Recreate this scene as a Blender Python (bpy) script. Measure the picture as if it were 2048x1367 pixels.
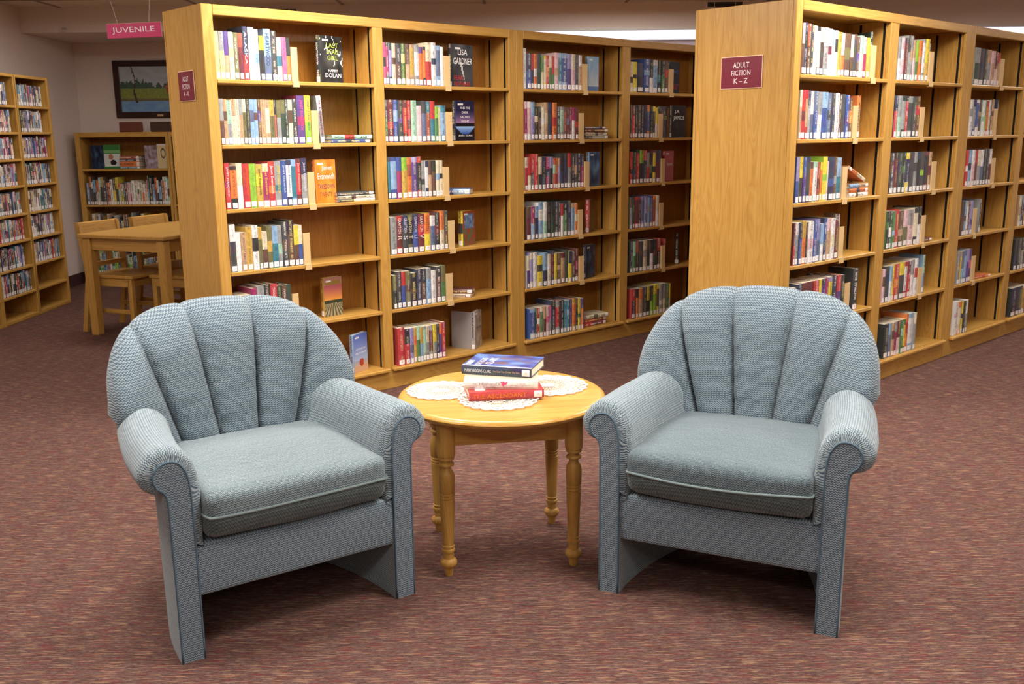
import bpy, bmesh, math, random
from mathutils import Matrix, Vector, noise

# ------------------------------------------------------------------ camera, light, exposure
scene = bpy.context.scene
for o in list(bpy.data.objects):
    bpy.data.objects.remove(o)
col = scene.collection
rad = math.radians

CAM_H = 1.408
PITCH, ROLL = 0.2130, 0.0094
cd = bpy.data.cameras.new('camera')
cd.sensor_fit = 'HORIZONTAL'; cd.sensor_width = 36.0
cd.lens = 1933.41 / 2048 * 36.0
cd.clip_start = 0.05; cd.clip_end = 60
cam = bpy.data.objects.new('camera', cd); col.objects.link(cam)
_c, _s = math.cos(PITCH), math.sin(PITCH)
_F = Vector((0, _c, -_s)); _D = -Vector((0, _s, _c)); _X = Vector((1, 0, 0))
_R = _X*math.cos(ROLL) + _D*math.sin(ROLL)
_Dn = -_X*math.sin(ROLL) + _D*math.cos(ROLL)
_m = Matrix.Identity(4)
for i in range(3):
    _m[i][0] = _R[i]; _m[i][1] = -_Dn[i]; _m[i][2] = -_F[i]
_m[2][3] = CAM_H
cam.matrix_world = _m
scene.camera = cam

world = bpy.data.worlds.new('world'); scene.world = world; world.use_nodes = True
world.node_tree.nodes['Background'].inputs[0].default_value = (0.80, 0.82, 0.9, 1)
world.node_tree.nodes['Background'].inputs[1].default_value = 0.05

vs = scene.view_settings
scene.display_settings.display_device = 'sRGB'
vs.view_transform = 'Standard'; vs.look = 'None'; vs.gamma = 1.0
vs.use_curve_mapping = False
vs.exposure = 0.42

CEIL = 2.50
# ceiling troffers, the weak pair at left added as background fill: x, y, power in watts
LAMPS = [(-0.50, 4.42, 37, 'ceiling light above the carpet before the A-K bookcases'), (2.15, 4.45, 34, 'ceiling light in front of the K-Z bookcases'),
         (-1.4, 2.5, 36, 'ceiling light above the left armchair'), (1.0, 2.3, 37, 'ceiling light above the right armchair'),
         (-0.8, -0.3, 17, 'ceiling light behind the viewer on the left'), (2.2, -0.3, 16, 'ceiling light behind the viewer on the right'),
         (-2.9, 4.6, 4, 'added fill light left of the A-K end panel'), (-2.8, 7.4, 6, 'added fill light above the study table'),
         (0.9, 7.7, 16, 'ceiling light in the aisle behind the A-K bookcases'), (4.4, 6.9, 18, 'ceiling light behind the K-Z bookcases'), (4.8, 2.2, 24, 'ceiling light at the far right of the carpet')]
LAMP_COLOR = (1.0, 0.955, 0.90)

# ------------------------------------------------------------------ helpers
def s2l(c):
    c /= 255.0
    return c/12.92 if c <= 0.04045 else ((c+0.055)/1.055)**2.4
def rgb(r, g, b): return (s2l(r), s2l(g), s2l(b))

def tag(o, label=None, cat=None, group=None, kind=None):
    if label: o['label'] = label
    if cat: o['category'] = cat
    if group: o['group'] = group
    if kind: o['kind'] = kind
    return o
def empty(name, loc=(0, 0, 0), rz=0.0, parent=None):
    o = bpy.data.objects.new(name, None); col.objects.link(o)
    o.empty_display_size = 0.1
    o.location = loc; o.rotation_euler = (0, 0, rz)
    if parent: o.parent = parent
    return o

class MB:
    """collects polygons, optional per-corner uv / colours"""
    def __init__(s): s.v = []; s.f = []; s.uv = []; s.c = []; s.t = []; s.mi = []
    def add(s, verts, faces, uv=None, c=None, t=None, mi=0):
        n = len(s.v); s.v += [tuple(p) for p in verts]
        for k, f in enumerate(faces):
            s.f.append(tuple(i+n for i in f))
            s.uv.append(uv[k] if uv else [(0, 0)]*len(f))
            s.c.append(c[k] if c else (1, 1, 1)); s.t.append(t[k] if t else (0, 0, 0, 0)); s.mi.append(mi)
        return s
    def xf(s, M):
        s.v = [tuple(M @ Vector(p)) for p in s.v]; return s
    def merge(s, o, M=None):
        n = len(s.v); s.v += [tuple(M @ Vector(p)) for p in o.v] if M else o.v
        s.f += [tuple(i+n for i in f) for f in o.f]; s.uv += o.uv; s.c += o.c; s.t += o.t; s.mi += o.mi
    def mesh(s, name, mats, smooth=False, colors=False, angle=None):
        me = bpy.data.meshes.new(name); me.from_pydata(s.v, [], s.f)
        for m in (mats if isinstance(mats, (list, tuple)) else [mats]): me.materials.append(m)
        uvl = me.uv_layers.new(name='UVMap'); flat = [x for f in s.uv for p in f for x in p]
        uvl.data.foreach_set('uv', flat)
        if colors:
            ca = me.color_attributes.new('col', 'FLOAT_COLOR', 'CORNER'); ta = me.color_attributes.new('tcol', 'FLOAT_COLOR', 'CORNER')
            a = []; b = []
            for f, cc, tt in zip(s.f, s.c, s.t):
                for _ in f: a += [cc[0], cc[1], cc[2], 1]; b += list(tt)
            ca.data.foreach_set('color', a); ta.data.foreach_set('color', b)
        if any(s.mi): me.polygons.foreach_set('material_index', s.mi)
        if smooth: me.polygons.foreach_set('use_smooth', [True]*len(me.polygons))
        me.update()
        if smooth and angle:
            me.set_sharp_from_angle(angle=angle)
        return me
    def obj(s, name, mats, parent=None, smooth=False, colors=False, angle=None):
        o = bpy.data.objects.new(name, s.mesh(name, mats, smooth, colors, angle)); col.objects.link(o)
        if parent: o.parent = parent
        return o

def cbox(mb, x0, x1, y0, y1, z0, z1, b=0.0):
    """box with chamfered edges"""
    if b <= 0:
        V = [(x, y, z) for x in (x0, x1) for y in (y0, y1) for z in (z0, z1)]
        F = [(0, 1, 3, 2), (4, 6, 7, 5), (0, 4, 5, 1), (2, 3, 7, 6), (0, 2, 6, 4), (1, 5, 7, 3)]
        return mb.add(V, F)
    b = min(b, (x1-x0)*.45, (y1-y0)*.45, (z1-z0)*.45)
    bm = bmesh.new(); bmesh.ops.create_cube(bm, size=1)
    for v in bm.verts: v.co = Vector(((x0+x1)/2+v.co.x*(x1-x0), (y0+y1)/2+v.co.y*(y1-y0), (z0+z1)/2+v.co.z*(z1-z0)))
    bmesh.ops.bevel(bm, geom=bm.edges[:], offset=b, segments=1, affect='EDGES')
    bm.verts.index_update()
    mb.add([v.co[:] for v in bm.verts], [[v.index for v in f.verts] for f in bm.faces]); bm.free()
    return mb
def box(name, mat, parent, x0, x1, y0, y1, z0, z1, b=0.002):
    return cbox(MB(), x0, x1, y0, y1, z0, z1, b).obj(name, mat, parent)

def lathe(mb, prof, n=24, cx=0, cy=0):
    V = []; F = []
    for r, z in prof:
        for k in range(n):
            a = 2*math.pi*k/n; V.append((cx+r*math.cos(a), cy+r*math.sin(a), z))
    for i in range(len(prof)-1):
        for k in range(n):
            a, b = i*n+k, i*n+(k+1) % n; F.append((a, b, b+n, a+n))
    F.append(tuple(range(n))[::-1]); F.append(tuple(range((len(prof)-1)*n, len(prof)*n)))
    return mb.add(V, F)

def tube(mb, pts, r, n=6, closed=False, uvs=True):
    P = [Vector(p) for p in pts]; V = []; F = []; m = len(P)
    L = 0
    for i, p in enumerate(P):
        if closed: d = P[(i+1) % m]-P[i-1]
        else: d = P[min(i+1, m-1)]-P[max(i-1, 0)]
        d.normalize()
        up = Vector((0, 0, 1)) if abs(d.z) < .9 else Vector((0, 1, 0))
        a = d.cross(up).normalized(); b = a.cross(d)
        for k in range(n):
            t = 2*math.pi*k/n; V.append(p+a*(r*math.cos(t))+b*(r*math.sin(t)))
    for i in range(m if closed else m-1):
        j = (i+1) % m
        for k in range(n):
            l = (k+1) % n; F.append((i*n+k, i*n+l, j*n+l, j*n+k))
    if not closed:
        F.append(tuple(range(n))[::-1]); F.append(tuple(range((m-1)*n, m*n)))
    return mb.add(V, F)

def spline(pts, n=6, closed=False):
    """Catmull-Rom through the points"""
    P = [Vector(p) for p in pts]; out = []; m = len(P)
    for i in range(m if closed else m-1):
        p1, p2 = P[i], P[(i+1) % m]
        p0 = P[i-1] if (closed or i) else p1+(p1-p2)
        p3 = P[(i+2) % m] if (closed or i+2 < m) else p2+(p2-p1)
        for k in range(n):
            t = k/n
            out.append(0.5*((2*p1)+(p2-p0)*t+(2*p0-5*p1+4*p2-p3)*t*t+(3*p1-p0-3*p2+p3)*t**3))
    if not closed: out.append(P[-1])
    return out
def lin(xs, ys, x):
    if x <= xs[0]: return ys[0]
    for i in range(len(xs)-1):
        if x <= xs[i+1]:
            t = (x-xs[i])/(xs[i+1]-xs[i]); return ys[i]*(1-t)+ys[i+1]*t
    return ys[-1]

# ------------------------------------------------------------------ materials
class N:
    """small node helper"""
    def __init__(s, name):
        s.m = bpy.data.materials.new(name); s.m.use_nodes = True; s.t = s.m.node_tree; s.n = s.t.nodes; s.p = s.n['Principled BSDF']
    def new(s, typ, **kw):
        x = s.n.new(typ)
        for k, v in kw.items(): setattr(x, k, v)
        return x
    def link(s, a, b): s.t.links.new(a, b)
    def math(s, op, a, b=None, c=None):
        x = s.new('ShaderNodeMath', operation=op)
        for i, q in enumerate((a, b, c)):
            if q is None: continue
            if isinstance(q, (int, float)): x.inputs[i].default_value = q
            else: s.link(q, x.inputs[i])
        return x.outputs[0]
    def coord(s, out='Object', scale=(1, 1, 1)):
        tc = s.new('ShaderNodeTexCoord'); mp = s.new('ShaderNodeMapping'); mp.inputs['Scale'].default_value = scale
        s.link(tc.outputs[out], mp.inputs[0]); return mp.outputs[0]
    def noise(s, vec, scale, detail=3, rough=.55, dist=0):
        x = s.new('ShaderNodeTexNoise'); x.inputs['Scale'].default_value = scale; x.inputs['Detail'].default_value = detail
        x.inputs['Roughness'].default_value = rough; x.inputs['Distortion'].default_value = dist
        s.link(vec, x.inputs['Vector']); return x.outputs[0]
    def ramp(s, fac, stops, interp='LINEAR'):
        x = s.new('ShaderNodeValToRGB'); e = x.color_ramp; e.interpolation = interp
        while len(e.elements) < len(stops): e.elements.new(.5)
        for el, (p, c) in zip(e.elements, stops): el.position = p; el.color = (*c, 1)
        s.link(fac, x.inputs[0]); return x.outputs[0]
    def mix(s, fac, a, b, mode='MIX'):
        x = s.new('ShaderNodeMix', data_type='RGBA', blend_type=mode)
        for i, q in ((0, fac), (6, a), (7, b)):
            if isinstance(q, (int, float)): x.inputs[i].default_value = q
            elif isinstance(q, tuple): x.inputs[i].default_value = (*q, 1)
            else: s.link(q, x.inputs[i])
        return x.outputs[2]
    def bump(s, h, strength=.2, dist=.002):
        x = s.new('ShaderNodeBump'); x.inputs['Strength'].default_value = strength; x.inputs['Distance'].default_value = dist
        s.link(h, x.inputs['Height']); s.link(x.outputs[0], s.p.inputs['Normal'])
    def base(s, c):
        if isinstance(c, tuple): s.p.inputs['Base Color'].default_value = (*c, 1)
        else: s.link(c, s.p.inputs['Base Color'])
        return s
    def set(s, rough=None, spec=None, metal=None, emis=None, strength=None):
        if rough is not None: s.p.inputs['Roughness'].default_value = rough
        if spec is not None: s.p.inputs['Specular IOR Level'].default_value = spec
        if metal is not None: s.p.inputs['Metallic'].default_value = metal
        if emis is not None: s.p.inputs['Emission Color'].default_value = (*emis, 1); s.p.inputs['Emission Strength'].default_value = strength
        return s

def plain(name, c, rough=.5, spec=.3, metal=0.0):
    return N(name).base(c).set(rough, spec, metal).m

def oak(name, axis, tint=(1, 1, 1), rough=.38, flip=0.0):
    """honey oak, grain running along the object's own axis"""
    n = N(name)
    big, fine = [5.0]*3, [60.0]*3
    big['xyz'.index(axis)] = .55; fine['xyz'.index(axis)] = 1.6
    v1 = n.coord('Object', big); v2 = n.coord('Object', fine)
    a = n.noise(v1, 2.2, 2, .5, 1.2)
    rings = n.math('FRACT', n.math('MULTIPLY', a, 9.0))
    rings = n.math('ABSOLUTE', n.math('SUBTRACT', rings, .5))
    f = n.noise(v2, 2.0, 4, .65)
    k = n.math('ADD', n.math('MULTIPLY', rings, .45), n.math('MULTIPLY', f, .68))
    t = tint
    c = n.ramp(k, [(.15, (.37*t[0], .175*t[1], .033*t[2])), (.42, (.51*t[0], .272*t[1], .058*t[2])), (.80, (.62*t[0], .360*t[1], .096*t[2]))])
    n.base(c).set(rough, .35); n.bump(f, .06, .001); return n.m
M = {}
M['oak_z'] = oak('oak_upright_grain', 'z')
M['oak_x'] = oak('oak_long_grain', 'x')
M['oak_y'] = oak('oak_cross_grain', 'y')
M['oak_back_shaded'] = oak('oak_shaded_back_panel', 'z', (.60, .47, .34))  # same oak, tint darkened to put the bays' interior shade into the colour
M['oak_table'] = oak('oak_table_top', 'x', (1.05, 1.04, 1.0), .28)
M['oak_dark'] = oak('oak_shade', 'z', (.85, .80, .75))
M['black'] = plain('black_slot', (.006, .005, .004), .6)
M['tan_metal'] = plain('tan_enamel', rgb(214, 180, 128), .45)
M['wire'] = plain('nylon_cord', rgb(200, 190, 175), .4)
M['white_letters'] = plain('white_letters', rgb(245, 240, 238), .5)

def carpet():
    n = N('carpet')
    fine = n.noise(n.coord('Object', (260, 330, 1)), 1.0, 2, .6); big = n.noise(n.coord('Object', (1, 1, 1)), 1.3, 2)
    sp = n.noise(n.coord('Object', (60, 300, 1)), 1.0, 2, .6)
    a = n.noise(n.coord('Object', (15, 205, 1)), 1.0, 2, .55); b = n.noise(n.coord('Object', (14, 190, 3)), 1.0, 2, .55); d = n.noise(n.coord('Object', (11, 160, 7)), 1.0, 2, .55)
    c = n.ramp(sp, [(.30, rgb(72, 54, 51)), (.50, rgb(100, 76, 70)), (.72, rgb(130, 102, 91))])
    step = lambda f, lo, hi, k: n.math('MULTIPLY', n.ramp(f, [(lo, (0, 0, 0)), (hi, (1, 1, 1))]), k)
    c = n.mix(step(d, .54, .62, .65), c, rgb(70, 47, 42))
    c = n.mix(step(b, .54, .61, .75), c, rgb(114, 50, 52))
    c = n.mix(step(a, .56, .63, .75), c, rgb(160, 125, 97))
    c = n.mix(.45, c, n.ramp(fine, [(.3, (.45, .45, .45)), (.7, (1.25, 1.22, 1.2))]), 'MULTIPLY')
    c = n.mix(.15, c, n.ramp(big, [(.35, (.75, .75, .75)), (.65, (1.1, 1.1, 1.1))]), 'MULTIPLY')
    n.base(c).set(.95, .1); n.bump(n.math('ADD', fine, n.math('MULTIPLY', a, .6)), .5, .006); return n.m
M['carpet'] = carpet()

def fabric(name, worn=0.0, tint=(1, 1, 1)):
    """ribbed blue-grey weave, uv in metres: rows run along u"""
    n = N(name)
    uv = n.new('ShaderNodeUVMap'); sx = n.new('ShaderNodeSeparateXYZ'); n.link(uv.outputs[0], sx.inputs[0])
    u, v = sx.outputs[0], sx.outputs[1]
    zig = n.math('MULTIPLY', n.math('SINE', n.math('MULTIPLY', u, 2*math.pi/.0085)), 1.45)
    r = n.math('SINE', n.math('ADD', n.math('MULTIPLY', v, 2*math.pi/.0070), zig))
    st = n.noise(n.coord('UV', (420, 70, 1)), 1.0, 2, .6); streak = n.noise(n.coord('UV', (9, 210, 1)), 1.0, 2, .6)
    k = n.math('ADD', n.math('MULTIPLY', r, .30*(1-.65*worn)), .5)
    k = n.math('ADD', k, n.math('MULTIPLY', n.math('SUBTRACT', st, .5), .75))
    k = n.math('ADD', k, n.math('MULTIPLY', n.math('SUBTRACT', streak, .5), .35))
    t = tint
    c = n.ramp(k, [(.15, (.052*t[0], .080*t[1], .122*t[2])), (.45, (.158*t[0], .210*t[1], .246*t[2])), (.82, (.352*t[0], .412*t[1], .420*t[2]))])
    blot = n.noise(n.coord('Object', (1, 1, 1)), 4.0, 3)
    c = n.mix(.30, c, n.ramp(blot, [(.3, (.72, .75, .78)), (.7, (1.08, 1.06, 1.04))]), 'MULTIPLY')
    n.base(c).set(.92, .15)
    n.p.inputs['Sheen Weight'].default_value = .25; n.p.inputs['Sheen Roughness'].default_value = .5
    n.bump(n.math('ADD', r, st), .35, .0016); return n.m
M['fabric'] = fabric('blue_grey_weave', 0.0, (.86, .87, .90))
M['fabric_arm'] = fabric('faded_arm_weave', 0.0, (1.06, 1.05, 1.03))
M['fabric_back'] = fabric('channel_weave', 0.0, (.78, .80, .82))
M['fabric_worn'] = fabric('worn_blue_grey_weave', .75, (.62, .64, .63))
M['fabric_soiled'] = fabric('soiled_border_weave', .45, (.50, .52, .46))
M['fabric_seat'] = fabric('seat_weave', .25, (.88, .88, .84))
M['welt'] = plain('piping_cloth', rgb(84, 104, 118), .9, .1)
M['welt_light'] = plain('light_piping_cloth', rgb(118, 130, 130), .9, .1)

def wall(name, c, sc=60):
    n = N(name); f = n.noise(n.coord('Object', (1, 1, 1)), sc, 3)
    n.base(n.mix(.12, c, n.ramp(f, [(.3, (.6, .6, .6)), (.7, (1.2, 1.2, 1.2))]), 'MULTIPLY')).set(.85, .2); n.bump(f, .08, .002); return n.m
M['wall'] = wall('beige_wall_paint', rgb(224, 209, 200))
M['ceiling'] = wall('ceiling_tile', rgb(226, 212, 194), 140)
M['grid'] = plain('ceiling_grid', rgb(150, 132, 112), .5)
M['skirt'] = plain('rubber_skirting', rgb(72, 44, 46), .55)
M['frame_metal'] = plain('white_metal', rgb(215, 212, 205), .4)
M['grille'] = plain('dark_grille', rgb(66, 66, 64), .5)
M['diffuser'] = N('lamp_diffuser').base((.9, .9, .9)).set(.5, .2, emis=(1, .96, .91), strength=6.0).m
M['cove'] = N('cove_diffuser').base((.9, .9, .92)).set(.4, .2, emis=(.80, .80, 1.0), strength=.95).m
M['sign'] = plain('burgundy_plastic', rgb(118, 24, 46), .35, .4)
M['sign_red'] = plain('crimson_plastic', rgb(206, 50, 104), .35, .4)
M['sign_edge'] = plain('cream_plastic', rgb(240, 205, 170), .4)
M['pages'] = plain('book_pages', rgb(233, 222, 196), .8)
def sticker():
    n = N('call_number_sticker'); uv = n.coord('UV', (1, 1, 1)); sx = n.new('ShaderNodeSeparateXYZ'); n.link(uv, sx.inputs[0])
    a = n.math('LESS_THAN', n.math('ABSOLUTE', n.math('SUBTRACT', sx.outputs[0], .5)), .16)
    f = n.noise(n.coord('UV', (30, 9, 1)), 1.0, 1)
    b = n.math('LESS_THAN', n.math('ABSOLUTE', n.math('SUBTRACT', sx.outputs[1], .5)), .22)
    k = n.math('MULTIPLY', n.math('MULTIPLY', a, b), n.math('GREATER_THAN', f, .5))
    n.base(n.mix(n.math('MULTIPLY', k, .55), rgb(246, 240, 236), rgb(90, 85, 90))).set(.4, .4); return n.m
M['sticker'] = sticker()
def cover():
    n = N('book_cover')
    a = n.new('ShaderNodeAttribute', attribute_name='col'); t = n.new('ShaderNodeAttribute', attribute_name='tcol')
    sx = n.new('ShaderNodeSeparateXYZ'); uv = n.new('ShaderNodeUVMap'); n.link(uv.outputs[0], sx.inputs[0])
    mid = n.math('LESS_THAN', n.math('ABSOLUTE', n.math('SUBTRACT', sx.outputs[0], .5)), .19)
    let = n.math('GREATER_THAN', n.noise(n.coord('UV', (3.5, 330, 1)), 1.0, 1, .5), .50)
    word = n.math('GREATER_THAN', n.noise(n.coord('UV', (.01, 24, 1)), 1.0, 1, .5), .45)
    k = n.math('MULTIPLY', n.math('MULTIPLY', mid, let), n.math('MULTIPLY', word, t.outputs['Alpha']))
    spot = n.noise(n.coord('UV', (2, 42, 1)), 1.0, 3, .6)
    c = n.mix(.50, a.outputs['Color'], n.ramp(spot, [(.3, (.42, .42, .42)), (.7, (1.25, 1.25, 1.25))]), 'MULTIPLY')
    cn = n.new('ShaderNodeTexNoise'); cn.inputs['Scale'].default_value = 1.0; cn.inputs['Detail'].default_value = 2; n.link(n.coord('UV', (1.2, 26, 1)), cn.inputs['Vector'])
    c = n.mix(.08, c, cn.outputs['Color'])
    c = n.mix(k, c, t.outputs['Color'])
    n.base(c).set(.28, .5); return n.m
M['cover'] = cover()
M['art'] = (lambda n: n.base(n.new('ShaderNodeAttribute', attribute_name='col').outputs['Color']).set(.25, .5))(N('printed_art')).m

# ------------------------------------------------------------------ lettering (flat print, cut once per string)
_text = {}
def text_mesh(s):
    if s in _text: return _text[s]
    cu = bpy.data.curves.new('lettering', 'FONT'); cu.body = s; cu.size = 1.0; cu.resolution_u = 2
    cu.align_x = 'LEFT'
    o = bpy.data.objects.new('lettering', cu); col.objects.link(o)
    dg = bpy.context.evaluated_depsgraph_get(); dg.update()
    me = bpy.data.meshes.new_from_object(o.evaluated_get(dg)); me.name = 'lettering'
    bpy.data.objects.remove(o); bpy.data.curves.remove(cu)
    xs = [v.co.x for v in me.vertices]; ys = [v.co.y for v in me.vertices]
    x0, x1, y0, y1 = min(xs), max(xs), min(ys), max(ys)
    for v in me.vertices:
        v.co = ((v.co.x-(x0+x1)/2)/(x1-x0), (v.co.y-(y0+y1)/2)/(y1-y0), 0)
    ratio = (x1-x0)/(y1-y0)
    _text[s] = (me, ratio); return _text[s]
STRINGS = ['JUVENILE', 'ADULT', 'FICTION', 'A - K', 'K \u2013 Z', 'LISA', 'GARDNER', 'FEAR', 'NOTHING', 'Janet', 'Evanovich', 'TAKEDOWN', 'TWENTY',
           'JANET EVANOVICH', 'Janet Evanovich', 'HARRY', 'DOLAN', 'LAST', 'DEAD', 'GIRL', 'THE LAST ALIBI', 'AND THE', 'DARK', 'SACRED', 'NIGHT', 'JULIA GLASS', 'MARY HIGGINS CLARK',
           "I've Got You Under My Skin", 'the', "Husband's", 'Secret', 'Liane', 'Moriarty', 'THE ASCENDANT', 'J.A. JANCE', 'J.A.', 'JANCE', 'GRAFTON',
           'R', 'S', 'T', 'U', 'V', 'SHIVERING', 'TURN BLIND', 'MARY HIGGINS', 'CLARK', 'HEARTWOOD', 'ALASKA', 'TARGET']
for s_ in STRINGS: text_mesh(s_)
_tmat = {}
def tmat(c):
    if c not in _tmat: _tmat[c] = plain('print_%02x%02x%02x' % c, rgb(*c), .4)
    return _tmat[c]
def lettering(s, parent, centre, xdir, ydir, length=None, height=None, color=(245, 240, 238), name='lettering'):
    me, ratio = text_mesh(s)
    me = me.copy(); me.materials.clear(); me.materials.append(tmat(color))
    if length is None: length = height*ratio
    if height is None: height = length/ratio
    x, y = Vector(xdir).normalized(), Vector(ydir).normalized(); z = x.cross(y)
    Mx = Matrix.Identity(4)
    for i in range(3): Mx[i][0] = x[i]; Mx[i][1] = y[i]; Mx[i][2] = z[i]; Mx[i][3] = centre[i]
    for v in me.vertices: v.co = (v.co.x*length, v.co.y*height, 0)
    me.transform(Mx)
    o = bpy.data.objects.new(name, me); col.objects.link(o); o.parent = parent
    return o

# ------------------------------------------------------------------ the room
XL, XR, YB, YF = -4.22, 6.6, 9.75, -3.2
SOF_Z, SOF_Y = 2.29, 8.75
def struct(name, mat, *b, label=None):
    o = box(name, mat, None, *b, b=0); return tag(o, label, 'room', kind='structure')
struct('floor', M['carpet'], XL-.1, XR+.1, YF-.1, YB+.1, -.1, 0, label='brown and maroon streaked carpet covering the whole floor')
ceil = struct('ceiling', M['ceiling'], XL-.1, XR+.1, YF-.1, YB+.1, CEIL, CEIL+.1, label='pale tiled ceiling above the bookcases')
struct('wall_left', M['wall'], XL-.1, XL, YF, YB, 0, CEIL, label='beige wall behind the wall bookcase at the far left')
struct('wall_back', M['wall'], XL-.1, XR+.1, YB, YB+.1, 0, CEIL, label='beige far wall behind the low bookcase')
struct('wall_right', M['wall'], XR, XR+.1, YF, YB, 0, CEIL, label='beige wall beyond the K-Z bookcases')
struct('wall_front', M['wall'], XL-.1, XR+.1, YF-.1, YF, 0, CEIL, label='beige wall behind the viewer')
struct('soffit', M['wall'], XL, XR, SOF_Y, YB, SOF_Z, CEIL, label='dropped beige soffit running along the far wall')
struct('baseboard_left', M['skirt'], XL, XL+.012, YF, YB, 0, .11, label='dark rubber baseboard along the left wall')
struct('baseboard_back', M['skirt'], XL, XR, YB-.012, YB, 0, .11, label='dark rubber baseboard along the far wall')
for k in range(15):
    y = 0.35+k*.61
    if y < SOF_Y: box('grid_bar', M['grid'], ceil, XL, XR, y-.012, y+.012, CEIL-.006, CEIL, 0)
for k in range(9):
    x = XL+.35+k*1.22
    box('grid_bar', M['grid'], ceil, x-.012, x+.012, YF, SOF_Y, CEIL-.006, CEIL, 0)

# ceiling lamps
for x, y, w, lab in LAMPS:
    t = empty('ceiling_light', (x, y, CEIL-.055)); tag(t, lab, 'ceiling light', 'fluorescent ceiling lights')
    fr = MB()
    for a in ((-.62, -.59, -.31, .31), (.59, .62, -.31, .31), (-.59, .59, -.31, -.28), (-.59, .59, .28, .31)): cbox(fr, *a, -.005, .055)
    fr.obj('frame', M['frame_metal'], t); box('diffuser', M['diffuser'], t, -.59, .59, -.28, .28, .02, .03, 0)
    ld = bpy.data.lights.new('lamp', 'AREA'); ld.shape = 'RECTANGLE'; ld.size = 1.16; ld.size_y = .55; ld.energy = w; ld.color = LAMP_COLOR
    lo = bpy.data.objects.new('lamp', ld); col.objects.link(lo); lo.parent = t; lo.location = (0, 0, .012)

# luminous panel under the far soffit
t = empty('soffit_light', (2.6, 9.25, SOF_Z-.012)); tag(t, 'long glowing strip light under the soffit above the bookcases', 'light')
box('diffuser', M['cove'], t, -3.9, 3.9, -.46, .46, -.006, .010, 0)
fr = MB(); cbox(fr, -3.95, 3.95, -.50, -.46, -.010, .012); cbox(fr, -3.95, 3.95, .46, .499, -.010, .012); fr.obj('frame', M['frame_metal'], t)
# two air grilles on the soffit face, a sprinkler under its edge
for (x, z, lab) in ((-1.98, 2.445, 'air grille on the soffit above the leftmost A-K bay'), (1.86, 2.47, 'air grille on the soffit behind the K-Z end panel')):
    t = empty('air_grille', (x, SOF_Y, z)); tag(t, lab, 'air vent', 'air grilles on the soffit')
    f = MB()
    for a in ((-.19, -.15, -.05, .05), (.15, .19, -.05, .05), (-.15, .15, .035, .05), (-.15, .15, -.05, -.035)): cbox(f, a[0], a[1], -.012, 0, a[2]*.58, a[3]*.58)
    f.obj('frame', M['wall'], t); box('backing', M['grille'], t, -.15, .15, -.003, 0, -.022, .022, 0)
    for q in range(3): box('louvre', M['grille'], t, -.15, .15, -.010, -.004, -.016+q*.013, -.009+q*.013, 0)
    for q in (-.09, .09): box('mullion', M['frame_metal'], t, q-.003, q+.003, -.011, -.009, -.02, .02, 0)
t = empty('sprinkler', (-3.83, 8.70, SOF_Z+.005)); tag(t, 'small fire sprinkler under the soffit edge at far left', 'sprinkler')
lathe(MB(), [(.012, .0), (.028, .003), (.030, .010), (.016, .014), (.008, .03)], 12).obj('rosette', M['frame_metal'], t, True)
cbox(MB(), -.007, .007, 0, .05, .022, .034, .002).obj('pipe', M['frame_metal'], t)

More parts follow.
